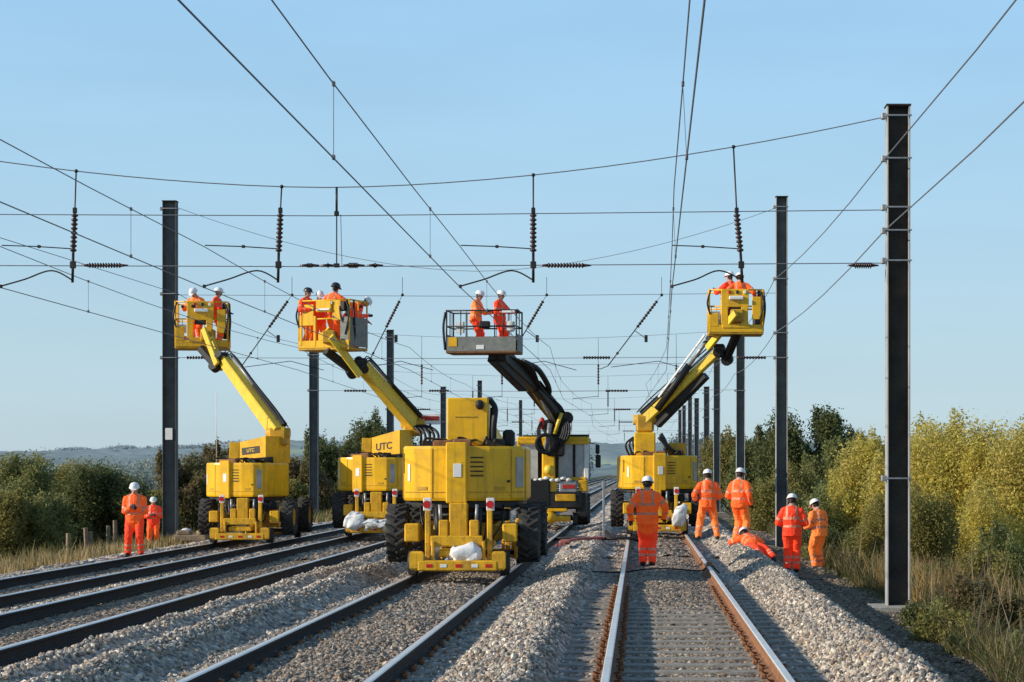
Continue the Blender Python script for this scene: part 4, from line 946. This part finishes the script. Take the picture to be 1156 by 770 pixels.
def insul(mb, p0, p1, r=.055, n=9, m=1):
    """a string of glazed discs on a core"""
    p0, p1 = Vector(p0), Vector(p1); pts = []; rs = []
    for k in range(n):
        for t, rr in ((.1, .5), (.35, 1), (.6, 1), (.9, .5)):
            pts.append(p0.lerp(p1, (k + t)/n)); rs.append(r*rr)
    return mb.tube(pts, rs, 8, m)
def headspan(Y, xl, xr, ztl, ztr, sagz, zu, zl, hang, label, style):
    o = thing('span_wire_set', label, 'span wires', ((xl + xr)/2, Y, 0), 0, 'span wires strung across the four tracks')
    W = lambda p: Vector(p) - Vector(((xl + xr)/2, Y, 0))
    mid = (xl + xr)/2
    def ztop(x):
        z_ = lambda e: 0
        if x > mid: return sagz + (ztr - sagz)*((x - mid)/(xr - mid))**1.75
        return sagz + (ztl - sagz)*((mid - x)/(mid - xl))**1.75
    MB().tube([W((xl + (xr - xl)*k/28, Y, ztop(xl + (xr - xl)*k/28))) for k in range(29)], .0095 if Y < 50 else .008, 5).build('span_wire', WIRE, o)
    MB().tube([W((xl, Y, zu)), W((mid, Y, zu - .04)), W((xr, Y, zu + .06))], .0085, 5).build('span_wire', WIRE, o)
    MB().tube([W((xl, Y, zl)), W((mid, Y, zl - .03)), W((xr, Y, zl + .03))], .0085, 5).build('span_wire', WIRE, o)
    for i, (hx, dx) in enumerate(hang):
        if style == 'near':
            q = MB(); zt = ztop(hx)
            a, b, c = W((hx, Y, zt)), W((hx + dx*.45, Y, zu + .05)), W((hx + dx, Y, zu - .66)); e = W((hx + dx*1.25, Y, zl - .30))
            q.tube([a, b, c], .014, 6); q.ball(a, .035, 8); q.box(b, (.07, .05, .10), .01); q.tube([c, e], .024, 8); q.box(W((hx + dx*1.1, Y, zl)), (.10, .05, .12), .01)
            hg = q.build('drop_rod', DARK, o)
            q = MB(); insul(q, b - Vector((0, 0, .05)), c, .058, 9, 0); q.build('insulator', INSUL, hg)
            cx = TXc[i]
            q = MB(); q.curve([e + Vector((0, 0, .04)), W((hx + dx - .36, Y - .02, zl - .10)), W((cx + .40, Y - .04, 5.10)), W((cx + .02, Y - .05, 4.99))], .013, 6); q.box(W((cx, Y - .05, 4.98)), (.05, .06, .06), .01); q.build('registration_arm', DARK, o)
            q = MB(); q.tube([W((hx + dx, Y, 5.62)), W((hx + dx - .62, Y, 5.66)), W((cx + .0, Y, 5.68))], .010, 5); q.box(W(((hx + cx)/2, Y, 5.66)), (.06, .04, .05), .01); q.build('steady_arm', DARK, o)
        elif style == 'diag':
            q = MB(); a = W((hx, Y, zu)); e = W((hx + dx, Y, 5.08)); m1 = a.lerp(e, .08); m2 = a.lerp(e, .46)
            q.tube([a + Vector((0, 0, .55)), a, m2], .010, 4); q.tube([m2, e], .018, 6); q.ball(a, .05, 8); q.ball(a.lerp(e, .82), .045, 8); q.tube([e, e + Vector((-.25, 0, -.10))], .012, 5)
            q.tube([a.lerp(e, .5), a.lerp(e, .5) + Vector((.35, 0, -.25))], .012, 5); q.box(a.lerp(e, .5) + Vector((.35, 0, -.25)), (.10, .06, .22), .01)
            hg = q.build('registration_tube', DARK, o)
            q = MB(); insul(q, m1, m2, .052, 10, 0); q.build('insulator', INSUL, hg)
            q = MB(); q.tube([W((hx + dx + .1, Y, 5.05)), W((hx - .1, Y + .3, 5.25)), W((hx + .9, Y + .5, 4.98))], .011, 5); q.build('registration_arm', DARK, o)
        else:
            q = MB(); q.tube([W((hx, Y, ztop(hx))), W((hx, Y, zu)), W((hx, Y, zl - .3))], [.008, .011, .011], 5); q.tube([W((hx, Y, zl - .25)), W((hx - 1.1, Y, 5.0))], .012, 5)
            hg = q.build('drop_rod', DARK, o)
            q = MB(); insul(q, W((hx, Y, zu)), W((hx, Y, zu - .9)), .05, 7, 0); q.build('insulator', INSUL, hg)
    return o, W
o, W = headspan(33, -14.8, 4.18, 7.80, 7.86, 6.66, 6.22, 5.35, [(-9.54, -.05), (-6.06, -.05), (-1.80, -.0), (1.59, .12)], 'nearest set of span wires with four vertical ribbed insulators', 'near')
for x0, x1, r in ((-9.45, -8.66, .045), (-5.75, -5.42, .04), (-5.40, -5.15, .05), (-5.05, -4.65, .05), (-4.62, -4.34, .04), (-1.68, -.82, .045), (3.52, 4.05, .055)):
    q = MB(); y = 33; insul(q, W((x0 + .12, y, 5.34)), W((x1 - .12, y, 5.34)), r, 8 if x0 > 3 else 12, 0); q.tube([W((x0, y, 5.34)), W((x0 + .13, y, 5.34))], [.012, .03], 6); q.tube([W((x1 - .13, y, 5.34)), W((x1, y, 5.34))], [.03, .012], 6)
    q.build('insulator', INSUL, o)
q = MB(); q.tube([W((-5.13, 33, 6.67)), W((-5.13, 33, 5.36))], .012, 5); q.tube([W((-5.13, 33, 6.67)), W((-5.13, 33, 6.22))], .022, 6); q.box(W((-5.13, 33, 6.22)), (.08, .05, .08), .01); q.box(W((-5.13, 33, 5.34)), (.10, .06, .07), .01); q.tube([W((-5.06, 33, 6.2)), W((-5.04, 33, 5.36))], .006, 4); q.build('drop_rod', DARK, o)
o, W = headspan(60, -14.2, 4.2, 9.95, 9.95, 8.0, 7.27, 5.34, [(-10.7, -1.55), (-7.3, -1.1), (-2.86, -1.28), (.68, -1.66)], 'second set of span wires with slanting insulator arms', 'diag')
for x0, x1 in ((-13.95, -13.1), (-1.75, -.9), (3.0, 3.9)):
    q = MB(); insul(q, W((x0, 60, 5.34)), W((x1, 60, 5.34)), .05, 10, 0); q.build('insulator', INSUL, o)
for Y, zt, sz_, zu, lb in ((85, 8.0, 7.6, 6.5, 'third set of span wires, seen between the baskets'), (111, 7.5, 7.2, 6.4, 'fourth set of span wires, small in the distance'), (140, 7.4, 7.0, 6.3, 'fifth set of span wires, above the square mast head'),
                           (172, 7.6, 7.1, 6.3, 'sixth set of span wires, faint in the distance'), (231, 7.6, 7.1, 6.3, 'farthest set of span wires')):
    o, W = headspan(Y, -14.0, 4.25, zt, zt, sz_, zu, 5.35, [(-9.5, 0), (-6.0, 0), (-1.8, 0), (1.6, 0)], lb, 'far')
    for x0, x1 in ((-12.9, -11.9), (-9.2, -8.3), (-1.5, -.5)):
        q = MB(); insul(q, W((x0, Y, 5.34)), W((x1, Y, 5.34)), .055, 8, 0); q.build('insulator', INSUL, o)

# ------------------------------------------------------------------ plants
def leaves(cl, n, size, cols, flat=.12, hollow=.45, top=None):
    """cl: (k,6) clump centres and radii; returns leaf quads"""
    w = cl[:, 3]*cl[:, 5]; ci = rng.choice(len(cl), n, p=w/w.sum())
    d = rng.normal(size=(n, 3)); d /= np.linalg.norm(d, axis=1)[:, None]
    r = hollow + (1 - hollow)*rng.random(n)**.7 + .16*rng.normal(size=n)
    p = cl[ci, :3] + d*cl[ci, 3:]*r[:, None]
    nr = d*flat + rng.normal(size=(n, 3))*.6 + np.array([0, 0, .25]); nr /= np.linalg.norm(nr, axis=1)[:, None]
    a = np.cross(nr, rng.normal(size=(n, 3))); a /= np.linalg.norm(a, axis=1)[:, None]; b = np.cross(nr, a)
    s = size*(.6 + .8*rng.random(n))[:, None]
    q = np.stack([p - a*s, p + b*s*.45 + nr*s*.1, p + a*s, p - b*s*.45 + nr*s*.1], 1)
    tone = rng.random(len(cl))[ci]*.6 + rng.random(n)*.4
    cols = np.array(cols); k = tone*(len(cols) - 1); k0 = np.minimum(k.astype(int), len(cols) - 2); f = (k - k0)[:, None]
    c = (cols[k0]*(1 - f) + cols[k0 + 1]*f)*(.75 + .5*rng.random(n))[:, None]
    return q, c
def plant(name, label, cat, X, Y, zb, h, rx, ry, n, size, cols, group, trunk=.0, k=14, seed=0, stem_r=.05, spread=1., base=.12, cl_r=.42, taper=.0):
    o = thing(name, label, cat, (X, Y, zb), 0, group)
    cl = []
    tries = 0
    while len(cl) < k:
        p = rng.uniform(-1, 1, 3); tries += 1
        if (p**2).sum() > 1: continue
        z = trunk + (h - trunk)*(.5 + .5*p[2]); f = 1 - taper*(z/h)
        rr = cl_r*(.7 + .6*rng.random())
        cl.append((p[0]*rx*.78*f, p[1]*ry*.78*f, max(z, h*base)*.92, rx*rr*f, ry*rr*f, (h - trunk)*rr*.62))
    cl = np.array(cl); ex = cl[:, 2] + cl[:, 5] > h
    cl[ex, 2] = h - cl[ex, 5]
    ex_ = []
    for p_ in cl[rng.permutation(len(cl))[:max(4, k*2//3)]]:
        a_ = rng.random()*6.28; r_ = .55 + .5*rng.random()
        ex_.append((p_[0] + math.cos(a_)*p_[3]*r_, p_[1] + math.sin(a_)*p_[4]*r_, p_[2] + p_[5]*(.45 + .5*rng.random()), p_[3]*.30, p_[4]*.30, p_[5]*(.35 + .35*rng.random())))
    cl = np.concatenate([cl, np.array(ex_)])
    q, c = leaves(cl, n, size, cols); q[..., 2] = np.maximum(q[..., 2], .02)
    np_mesh('crown', q.reshape(-1, 3), np.arange(n*4).reshape(n, 4), LEAF, c, parent=o)
    mb = MB(); top = Vector((0, 0, h*.6)); mb.curve([(0, 0, -.15), (.04*rx, 0, h*.2), (-.05*rx, .05*ry, h*.42), top], [stem_r] if False else stem_r, 7)
    for i in range(min(k, 9)):
        e = Vector(cl[i, :3]); s = Vector((0, 0, min(e.z*.45, h*.4))); mb.tube([s, s.lerp(e, .5) + Vector((0, 0, .1)), e], [stem_r*.6, stem_r*.42, stem_r*.15], 5)
    mb.build('trunk', BARK, o)
    return o
YG = [(.54, .45, .09), (.68, .56, .12), (.44, .41, .10), (.72, .59, .18), (.38, .38, .10)]
OL = [(.17, .17, .05), (.26, .24, .07), (.33, .28, .09), (.20, .20, .06)]
DK = [(.08, .105, .04), (.12, .145, .05), (.18, .19, .07), (.10, .13, .05)]
MG = [(.15, .18, .06), (.24, .26, .09), (.32, .31, .12), (.17, .19, .07)]
BR = [(.16, .125, .06), (.22, .16, .08), (.14, .14, .05), (.28, .21, .10)]
HZ = [(.27, .33, .30), (.32, .37, .33), (.38, .42, .35)]  # valley tree colours with the haze already mixed in
def at(px, py_top, Y, zb):
    X = (px - CX)*Y/F; return X, Y, zb, zpx(py_top, Y) - zb
GR = 'yellow-green bushes right of the tracks'
for px, py, Y, rx, n, cols, lb in ((988, 497, 56, 1.5, 26000, YG, 'yellow-green bush just left of the nearest mast'), (1040, 480, 51, 1.7, 34000, YG, 'tall yellow-green bush just right of the nearest mast'),
        (1098, 473, 49, 1.8, 38000, YG, 'tallest yellow-green bush, its top in the open sky'), (1150, 478, 47, 1.8, 34000, YG, 'yellow-green bush cut by the right edge of the view'),
        (1215, 470, 50, 2.0, 16000, YG, 'yellow-green bush beyond the right edge')):
    X, Y, zb, h = at(px, py, Y, -1.05); plant('bush', lb, 'bush', X, Y, zb, h, rx, 1.6, int(n*2.6), .043, cols, GR, k=40, cl_r=.30, stem_r=.045)
GS = 'low shrubs in the right-hand undergrowth'
for px, py, Y, rx, n, cols, lb in ((1058, 556, 42, .95, 12000, OL, 'dark olive shrub in front of the tallest yellow-green bush'), (1000, 560, 47, .9, 10000, OL, 'olive shrub behind the foot of the nearest mast'),
        (1135, 590, 37, .7, 7000, MG, 'small green shrub among reeds near the right edge'), (960, 565, 56, 1.2, 12000, OL, 'olive shrub behind the paler orange worker'), (1105, 540, 45, 1.0, 10000, YG, 'low yellow shrub below the tallest bush'),
        (940, 590, 52, .8, 8000, MG, 'green shrub low behind the worker pair'), (868, 545, 78, 2.0, 12000, OL, 'wide olive shrub between the second mast and the workers'), (905, 528, 84, 1.8, 12000, OL, 'pale olive shrub in front of the dark tree'), (945, 540, 74, 1.6, 12000, MG, 'green shrub right of the dark tree foot'),
        (1072, 668, 30.2, .42, 5000, MG, 'small dark weed clump right of the nearest mast base'), (1075, 690, 27, .55, 6000, OL, 'low weed clump at the edge of the cess path'), (1120, 715, 25, .55, 6000, MG, 'low weed clump in the near right corner'),
        (1045, 672, 29.5, .40, 5000, DK, 'dark green weed clump in front of the nearest mast base'), (1098, 655, 30, .5, 6000, BR, 'brown withered clump among the reeds'), (1140, 672, 28, .5, 6000, BR, 'brown withered clump at the right edge'),
        (1090, 722, 25.2, .38, 4500, DK, 'dark weeds spilling onto the path in the near right corner'), (1062, 628, 36, .55, 6000, DK, 'dark bramble patch behind the withered grass'), (1118, 622, 35, .5, 6000, OL, 'olive bramble patch below the green shrub')):
    X, Y, zb, h = at(px, py, Y, -.95 if Y < 60 else -1.15); plant('shrub', lb, 'shrub', X, Y, zb, h, rx, rx*.9, int(n*2), .032 if Y < 60 else .06, cols, GS, k=12, stem_r=.02)
GT = 'trees beyond the right-hand bushes'
for px, py, Y, rx, n, cols, lb in ((915, 461, 98, 2.6, 30000, DK, 'tallest dark green tree behind the second mast'), (868, 474, 104, 2.3, 22000, DK, 'rounded dark tree between the third and second masts'), (958, 474, 100, 2.1, 20000, DK, 'dark tree merging into the yellow bushes'),
        (938, 496, 92, 1.6, 14000, MG, 'mid green tree in front of the dark ones'), (822, 486, 125, 2.2, 14000, OL, 'pale olive tree left of the third mast'), (846, 500, 118, 1.6, 10000, MG, 'small green tree behind the third mast'), (1000, 492, 92, 1.8, 14000, MG, 'green tree peeping over bushes left of the nearest mast')):
    X, Y, zb, h = at(px, py, Y, -1.3); plant('tree', lb, 'tree', X, Y, zb, h, rx, 1.8, int(n*1.8), .085, cols, GT, trunk=.6, k=34, stem_r=.10, cl_r=.29)
X, Y, zb, h = at(1196, 420, 40, -1.1); plant('tree', 'slender tree whose outer leaves just enter at the right edge', 'tree', X, Y, zb, h, .85, .9, 6500, .05, DK, None, trunk=2.2, k=12, stem_r=.06)
GL = 'hedge bushes left of the tracks'
for px, py, Y, rx, n, cols, lb in ((112, 526, 68, 1.9, 28000, DK[1:] + OL[:1], 'big dark green bush left of the standing worker'), (20, 512, 70, 2.1, 26000, MG, 'tall green bush cut by the left edge'), (62, 519, 78, 1.9, 18000, OL, 'olive bush between the dark bush and the left edge'),
        (150, 548, 76, 1.3, 12000, DK, 'dark bush right behind the standing worker'), (12, 556, 60, 1.1, 14000, OL, 'paler low bush in the left corner'), (52, 556, 61, .75, 8000, MG, 'light leafy shrub in front of the dark bush'), (-50, 520, 66, 2.0, 9000, MG, 'green bush beyond the left edge'),
        (176, 552, 82, 1.3, 12000, OL, 'olive bush behind the left mast'), (214, 512, 86, 1.6, 20000, BR, 'brownish tree just right of the left mast'), (246, 505, 92, 1.8, 18000, BR, 'brownish tree behind the leftmost machine'),
        (285, 520, 98, 2., 12000, BR, 'brown-green bush hidden behind the leftmost machine'), (345, 510, 105, 2.0, 16000, BR, 'brown-green tree between the two left machines'), (372, 490, 112, 2.0, 18000, DK, 'dark tree right of the thin left mast'),
        (412, 473, 116, 2.2, 24000, DK, 'dark tree rising behind the second machine'), (440, 482, 120, 2.0, 14000, DK, 'dark tree touching the second boom'), (322, 535, 96, 1.5, 12000, OL, 'low olive bush behind the leftmost machine wheels')):
    X, Y, zb, h = at(px, py, Y, -1.15); plant('hedge_bush', lb, 'bush', X, Y, zb, h, rx, 1.7, int(n*2), .055 if Y < 80 else .08, cols, GL, k=30, stem_r=.06, cl_r=.30)
for k, (px, Y, hh) in enumerate(((130, 60, .95), (98, 57.5, .8), (103, 60.5, .6), (77, 55.5, .7), (122, 63, .7))):
    X = (px - CX)*Y/F; mb = MB(); mb.box((0, 0, hh/2), (.11, .10, hh), .012)
    o = mb.build('fence_post', WOOD); o.location = (X, Y, -.95 + .15); o.rotation_euler = (R(random.uniform(-4, 4)), R(random.uniform(-4, 4)), random.random())
    tag(o, ['tallest weathered post next to the standing worker', 'weathered post in front of the dark bush', 'short weathered stub between two posts', 'weathered post near the left grass', 'weathered post half behind the standing worker'][k], 'fence post', 'old fence posts in the left grass')
    o.location.z = -.62

def blades(n, xy, h0, h1, w, cols, lean=.35):
    x, y = xy(n); kp = lown(x*1.9 + 3, y*.9)*.5 + .55 > rng.random(n)*1.1; x, y = x[kp], y[kp]; n = len(x); z = gz(x, y); h = h0 + (h1 - h0)*rng.random(n)**1.5
    az = rng.random(n)*6.28; l = lean*h*rng.random(n)*1.4; la = rng.random(n)*6.28
    c, s = np.cos(az)*w/2, np.sin(az)*w/2; b = np.stack([x, y, z - .02], 1); sd = np.stack([c, s, 0*c], 1)
    dv = np.stack([np.cos(la)*l, np.sin(la)*l, h], 1); md = b + dv*np.array([.35, .35, .58]); tp = b + dv
    v = np.stack([b - sd, b + sd, md + sd*.8, md - sd*.8, tp + sd*.12, tp - sd*.12], 1).reshape(-1, 3)
    o = (np.arange(n)*6)[:, None]; f = np.stack([o + np.array([0, 1, 2, 3]), o + np.array([3, 2, 4, 5])], 1).reshape(-1, 4)
    cols = np.array(cols); cc = cols[rng.integers(0, len(cols), n)]*(.7 + .6*rng.random(n))[:, None]
    return v, f, np.repeat(cc, 2, 0)
def grass(name, label, sets):
    V, F_, C = [], [], []; o = 0
    for v, f, c in sets: V.append(v); F_.append(f + o); C.append(c); o += len(v)
    tag(np_mesh(name, np.concatenate(V), np.concatenate(F_), LEAF, np.concatenate(C)), label, 'grass', kind='stuff')
TAN = [(.36, .26, .11), (.30, .22, .10), (.42, .33, .17), (.22, .17, .07)]
GRN = [(.09, .11, .03), (.13, .14, .04), (.16, .15, .05), (.07, .09, .025)]
BRN = [(.12, .07, .04), (.09, .06, .035), (.16, .10, .06)]
edge = lambda y: np.interp(y, [18, 23, 28, 32, 34, 38, 45, 80], [3.95, 4.05, 4.45, 4.85, 4.85, 4.6, 4.55, 5.0]) + .10*np.sin(y*1.7)
def right_area(y0, y1, wid, pw=1.6):
    def f(n):
        y = y0 + (y1 - y0)*rng.random(n)**1.2; return edge(y) + wid*rng.random(n)**pw, y
    return f
grass('dry_grass', 'tall dry grass and reeds along the right-hand lineside', [
    blades(60000, right_area(19, 44, 4.2), .10, .62, .016, TAN + GRN + GRN + BRN, .8), blades(30000, right_area(40, 75, 5.5), .2, .8, .026, TAN + GRN + GRN + BRN, .6),
    blades(9000, lambda n: (edge(y := 19 + 26*rng.random(n)) - .35 + .6*rng.random(n), y), .06, .3, .016, GRN),
    blades(1500, right_area(24, 48, 4.2, .8), .6, 1.35, .026, [(.42, .34, .22), (.36, .28, .17), (.30, .22, .13)], .22), blades(7000, lambda n: (4.75 + 2.0*rng.random(n), 33 + 7*rng.random(n)), .4, 1.05, .02, [(.42, .28, .10), (.38, .25, .09), (.40, .31, .15)])])
grass('dry_turf', 'bleached dry grass on the left bank below the bushes', [
    blades(26000, lambda n: (-13.1 - 3.0*rng.random(n)**1.1, 38 + 42*rng.random(n)), .08, .42, .03, [(.52, .40, .22), (.46, .34, .17), (.40, .29, .13)] + TAN + GRN[:1]), blades(9000, lambda n: (-14.8 - 3.2*rng.random(n), 44 + 30*rng.random(n)), .3, .85, .03, TAN + TAN + GRN + [(.16, .12, .07)]),
    blades(12000, lambda n: (-13 - 4*rng.random(n), 75 + 60*rng.random(n)), .15, .7, .06, TAN + GRN)])
# far woods, thick hedges and hills with haze mixed into their colours
def mass(name, label, spots, n, size, cols):
    q, c = leaves(np.array(spots), n, size, cols, hollow=.7)
    tag(np_mesh(name, q.reshape(-1, 3), np.arange(n*4).reshape(n, 4), LEAF, c), label, 'woods', kind='stuff')
sp = []
for k in range(70):
    Y = rng.uniform(330, 470); px = rng.uniform(520, 800); X = (px - CX)*Y/F
    if -13 < X < 6: X = rng.choice([-1, 1])*rng.uniform(9, 22) - 4
    hh = rng.uniform(5, 9.5); sp.append((X, Y, hh*.45, rng.uniform(3, 5), 4, hh*.5))
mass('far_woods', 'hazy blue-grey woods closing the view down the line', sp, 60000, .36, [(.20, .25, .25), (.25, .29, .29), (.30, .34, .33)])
sp = []
for k in range(48):
    Y = rng.uniform(300, 700); px = rng.uniform(90, 470); hh = rng.uniform(3, 6) ; sp.append(((px - CX)*Y/F, Y, hh*.4 - 1, rng.uniform(3, 7), 4, hh*.5))
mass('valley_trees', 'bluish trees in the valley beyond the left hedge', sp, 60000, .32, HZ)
hx = np.linspace(-2600, 2600, 640); hy = np.linspace(700, 3200, 150)
X_, Y_ = np.meshgrid(hx, hy)
def hillz(x, y):
    r = np.clip((y - 900)/1900, 0, 1); r = r*r*(3 - 2*r)
    px = CX + x*F/np.maximum(y, 1)
    top = 33 + 5*np.sin(x*.0041 + 1.3) + 4*np.sin(x*.0093 + .5) + 3*np.sin(x*.021 + y*.002)
    return -3 + r*top + 5*np.sin(x*.006 + y*.004)*r
Z_ = hillz(X_, Y_); pn = np.sin(X_*.013 + Y_*.006) + np.sin(Y_*.017 - X_*.004 + 2) + .6*np.sin(X_*.031 + 1)
Z_ = Z_ + np.where(pn > .5, 0, 3.2*(1 + lown(X_*.21, Y_*.13)) + 2.*lown(X_*.5 + 2, Y_*.3))*np.clip((Y_ - 700)/300, 0, 1)
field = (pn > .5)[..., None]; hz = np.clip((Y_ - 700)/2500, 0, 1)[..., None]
c = np.where(field, np.array([.36, .43, .28]), np.array([.22, .28, .28])); c = c*(1 - .55*hz) + np.array([.33, .41, .45])*.55*hz  # bluish haze blended into the vertex colours with distance
ny, nx = X_.shape; a = (np.arange(ny-1)[:, None]*nx + np.arange(nx-1)[None]).ravel()
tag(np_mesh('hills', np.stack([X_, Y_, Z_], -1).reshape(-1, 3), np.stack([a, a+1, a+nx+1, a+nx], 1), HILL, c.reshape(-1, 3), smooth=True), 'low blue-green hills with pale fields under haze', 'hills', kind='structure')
sp = []
for k in range(75):
    Y = rng.uniform(2600, 2850); px = rng.uniform(-60, 480) if k < 60 else rng.uniform(480, 1200); X = (px - CX)*Y/F
    if k % 3 == 0: Y = 2800 + rng.uniform(-60, 60); X = (px - CX)*Y/F
    z = float(hillz(np.array(X), np.array(Y))); sp.append((X, Y, z + 2.5, rng.uniform(8, 26), 10, rng.uniform(3, 7)))
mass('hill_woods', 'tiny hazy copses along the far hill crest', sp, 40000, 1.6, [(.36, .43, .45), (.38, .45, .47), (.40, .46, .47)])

# ------------------------------------------------------------------ light, sky, camera
EL, AZ = 22., (-1.0, -.30)
to_sun = Vector((AZ[0], AZ[1], 0)).normalized()*math.cos(R(EL)) + Vector((0, 0, math.sin(R(EL))))
sl = bpy.data.lights.new('sun', 'SUN'); sl.energy = 5.0; sl.angle = R(.5); sl.color = (1.0, .90, .76)
so = bpy.data.objects.new('sun', sl); col.objects.link(so); so.rotation_euler = (-to_sun).to_track_quat('-Z', 'Y').to_euler()
w = bpy.data.worlds.new('World'); sc.world = w; w.use_nodes = True
nt = w.node_tree; bg = nt.nodes['Background']; sk = nt.nodes.new('ShaderNodeTexSky'); sk.sky_type = 'NISHITA'; sk.sun_disc = False
sk.sun_elevation = R(EL); sk.sun_rotation = math.atan2(to_sun.x, to_sun.y); sk.air_density = 1.0; sk.dust_density = .6; sk.ozone_density = 1.0
tcw = nt.nodes.new('ShaderNodeTexCoord'); sx_ = nt.nodes.new('ShaderNodeSeparateXYZ'); nt.links.new(tcw.outputs['Generated'], sx_.inputs[0])
rmp = nt.nodes.new('ShaderNodeValToRGB'); cr = rmp.color_ramp; nt.links.new(sx_.outputs['Z'], rmp.inputs[0])
stops = [(0.0, (.47, .63, .73)), (.06, (.44, .635, .77)), (.14, (.395, .635, .83)), (.235, (.345, .615, .885)), (.36, (.17, .36, .62)), (.5, (.15, .31, .54)), (1.0, (.085, .18, .35))]
cr.elements[0].position, cr.elements[1].position = 0, 1
for k, (p_, c_) in enumerate(stops):
    el_ = cr.elements[0] if k == 0 else cr.elements[-1] if k == len(stops) - 1 else cr.elements.new(p_)
    el_.color = (*c_, 1)
dv_ = nt.nodes.new('ShaderNodeMix'); dv_.data_type = 'RGBA'; dv_.blend_type = 'MULTIPLY'; dv_.inputs[0].default_value = 1
nt.links.new(rmp.outputs[0], dv_.inputs[6]); dv_.inputs[7].default_value = (7.7, 7.7, 7.7, 1)
mpw = nt.nodes.new('ShaderNodeMapping'); mpw.inputs['Scale'].default_value = (3, 3, 16); nt.links.new(tcw.outputs['Generated'], mpw.inputs[0])
nzw = nt.nodes.new('ShaderNodeTexNoise'); nzw.inputs['Scale'].default_value = 1.6; nzw.inputs['Detail'].default_value = 5; nt.links.new(mpw.outputs[0], nzw.inputs['Vector'])
mrw = nt.nodes.new('ShaderNodeMapRange'); mrw.inputs[1].default_value = .35; mrw.inputs[2].default_value = .7; mrw.inputs[3].default_value = 8.0; mrw.inputs[4].default_value = 8.6
nt.links.new(nzw.outputs['Fac'], mrw.inputs[0]); nt.links.new(mrw.outputs[0], dv_.inputs[7])
mxw = nt.nodes.new('ShaderNodeMix'); mxw.data_type = 'RGBA'; mxw.inputs[0].default_value = .82
nt.links.new(sk.outputs[0], mxw.inputs[6]); nt.links.new(dv_.outputs[2], mxw.inputs[7])
nt.links.new(mxw.outputs[2], bg.inputs[0]); bg.inputs[1].default_value = .13
cam = bpy.data.cameras.new('camera'); co_ = bpy.data.objects.new('camera', cam); col.objects.link(co_); sc.camera = co_
co_.location = (0, 0, CAM); co_.rotation_euler = (R(90), 0, 0)
cam.sensor_width = 36; cam.lens = 36*F/1156; cam.shift_x = -(CX - 578)/1156; cam.shift_y = (CY - 385)/1156; cam.clip_end = 12000; cam.clip_start = .1
sc.view_settings.view_transform = 'Standard'; sc.view_settings.look = 'None'; sc.view_settings.exposure = 0
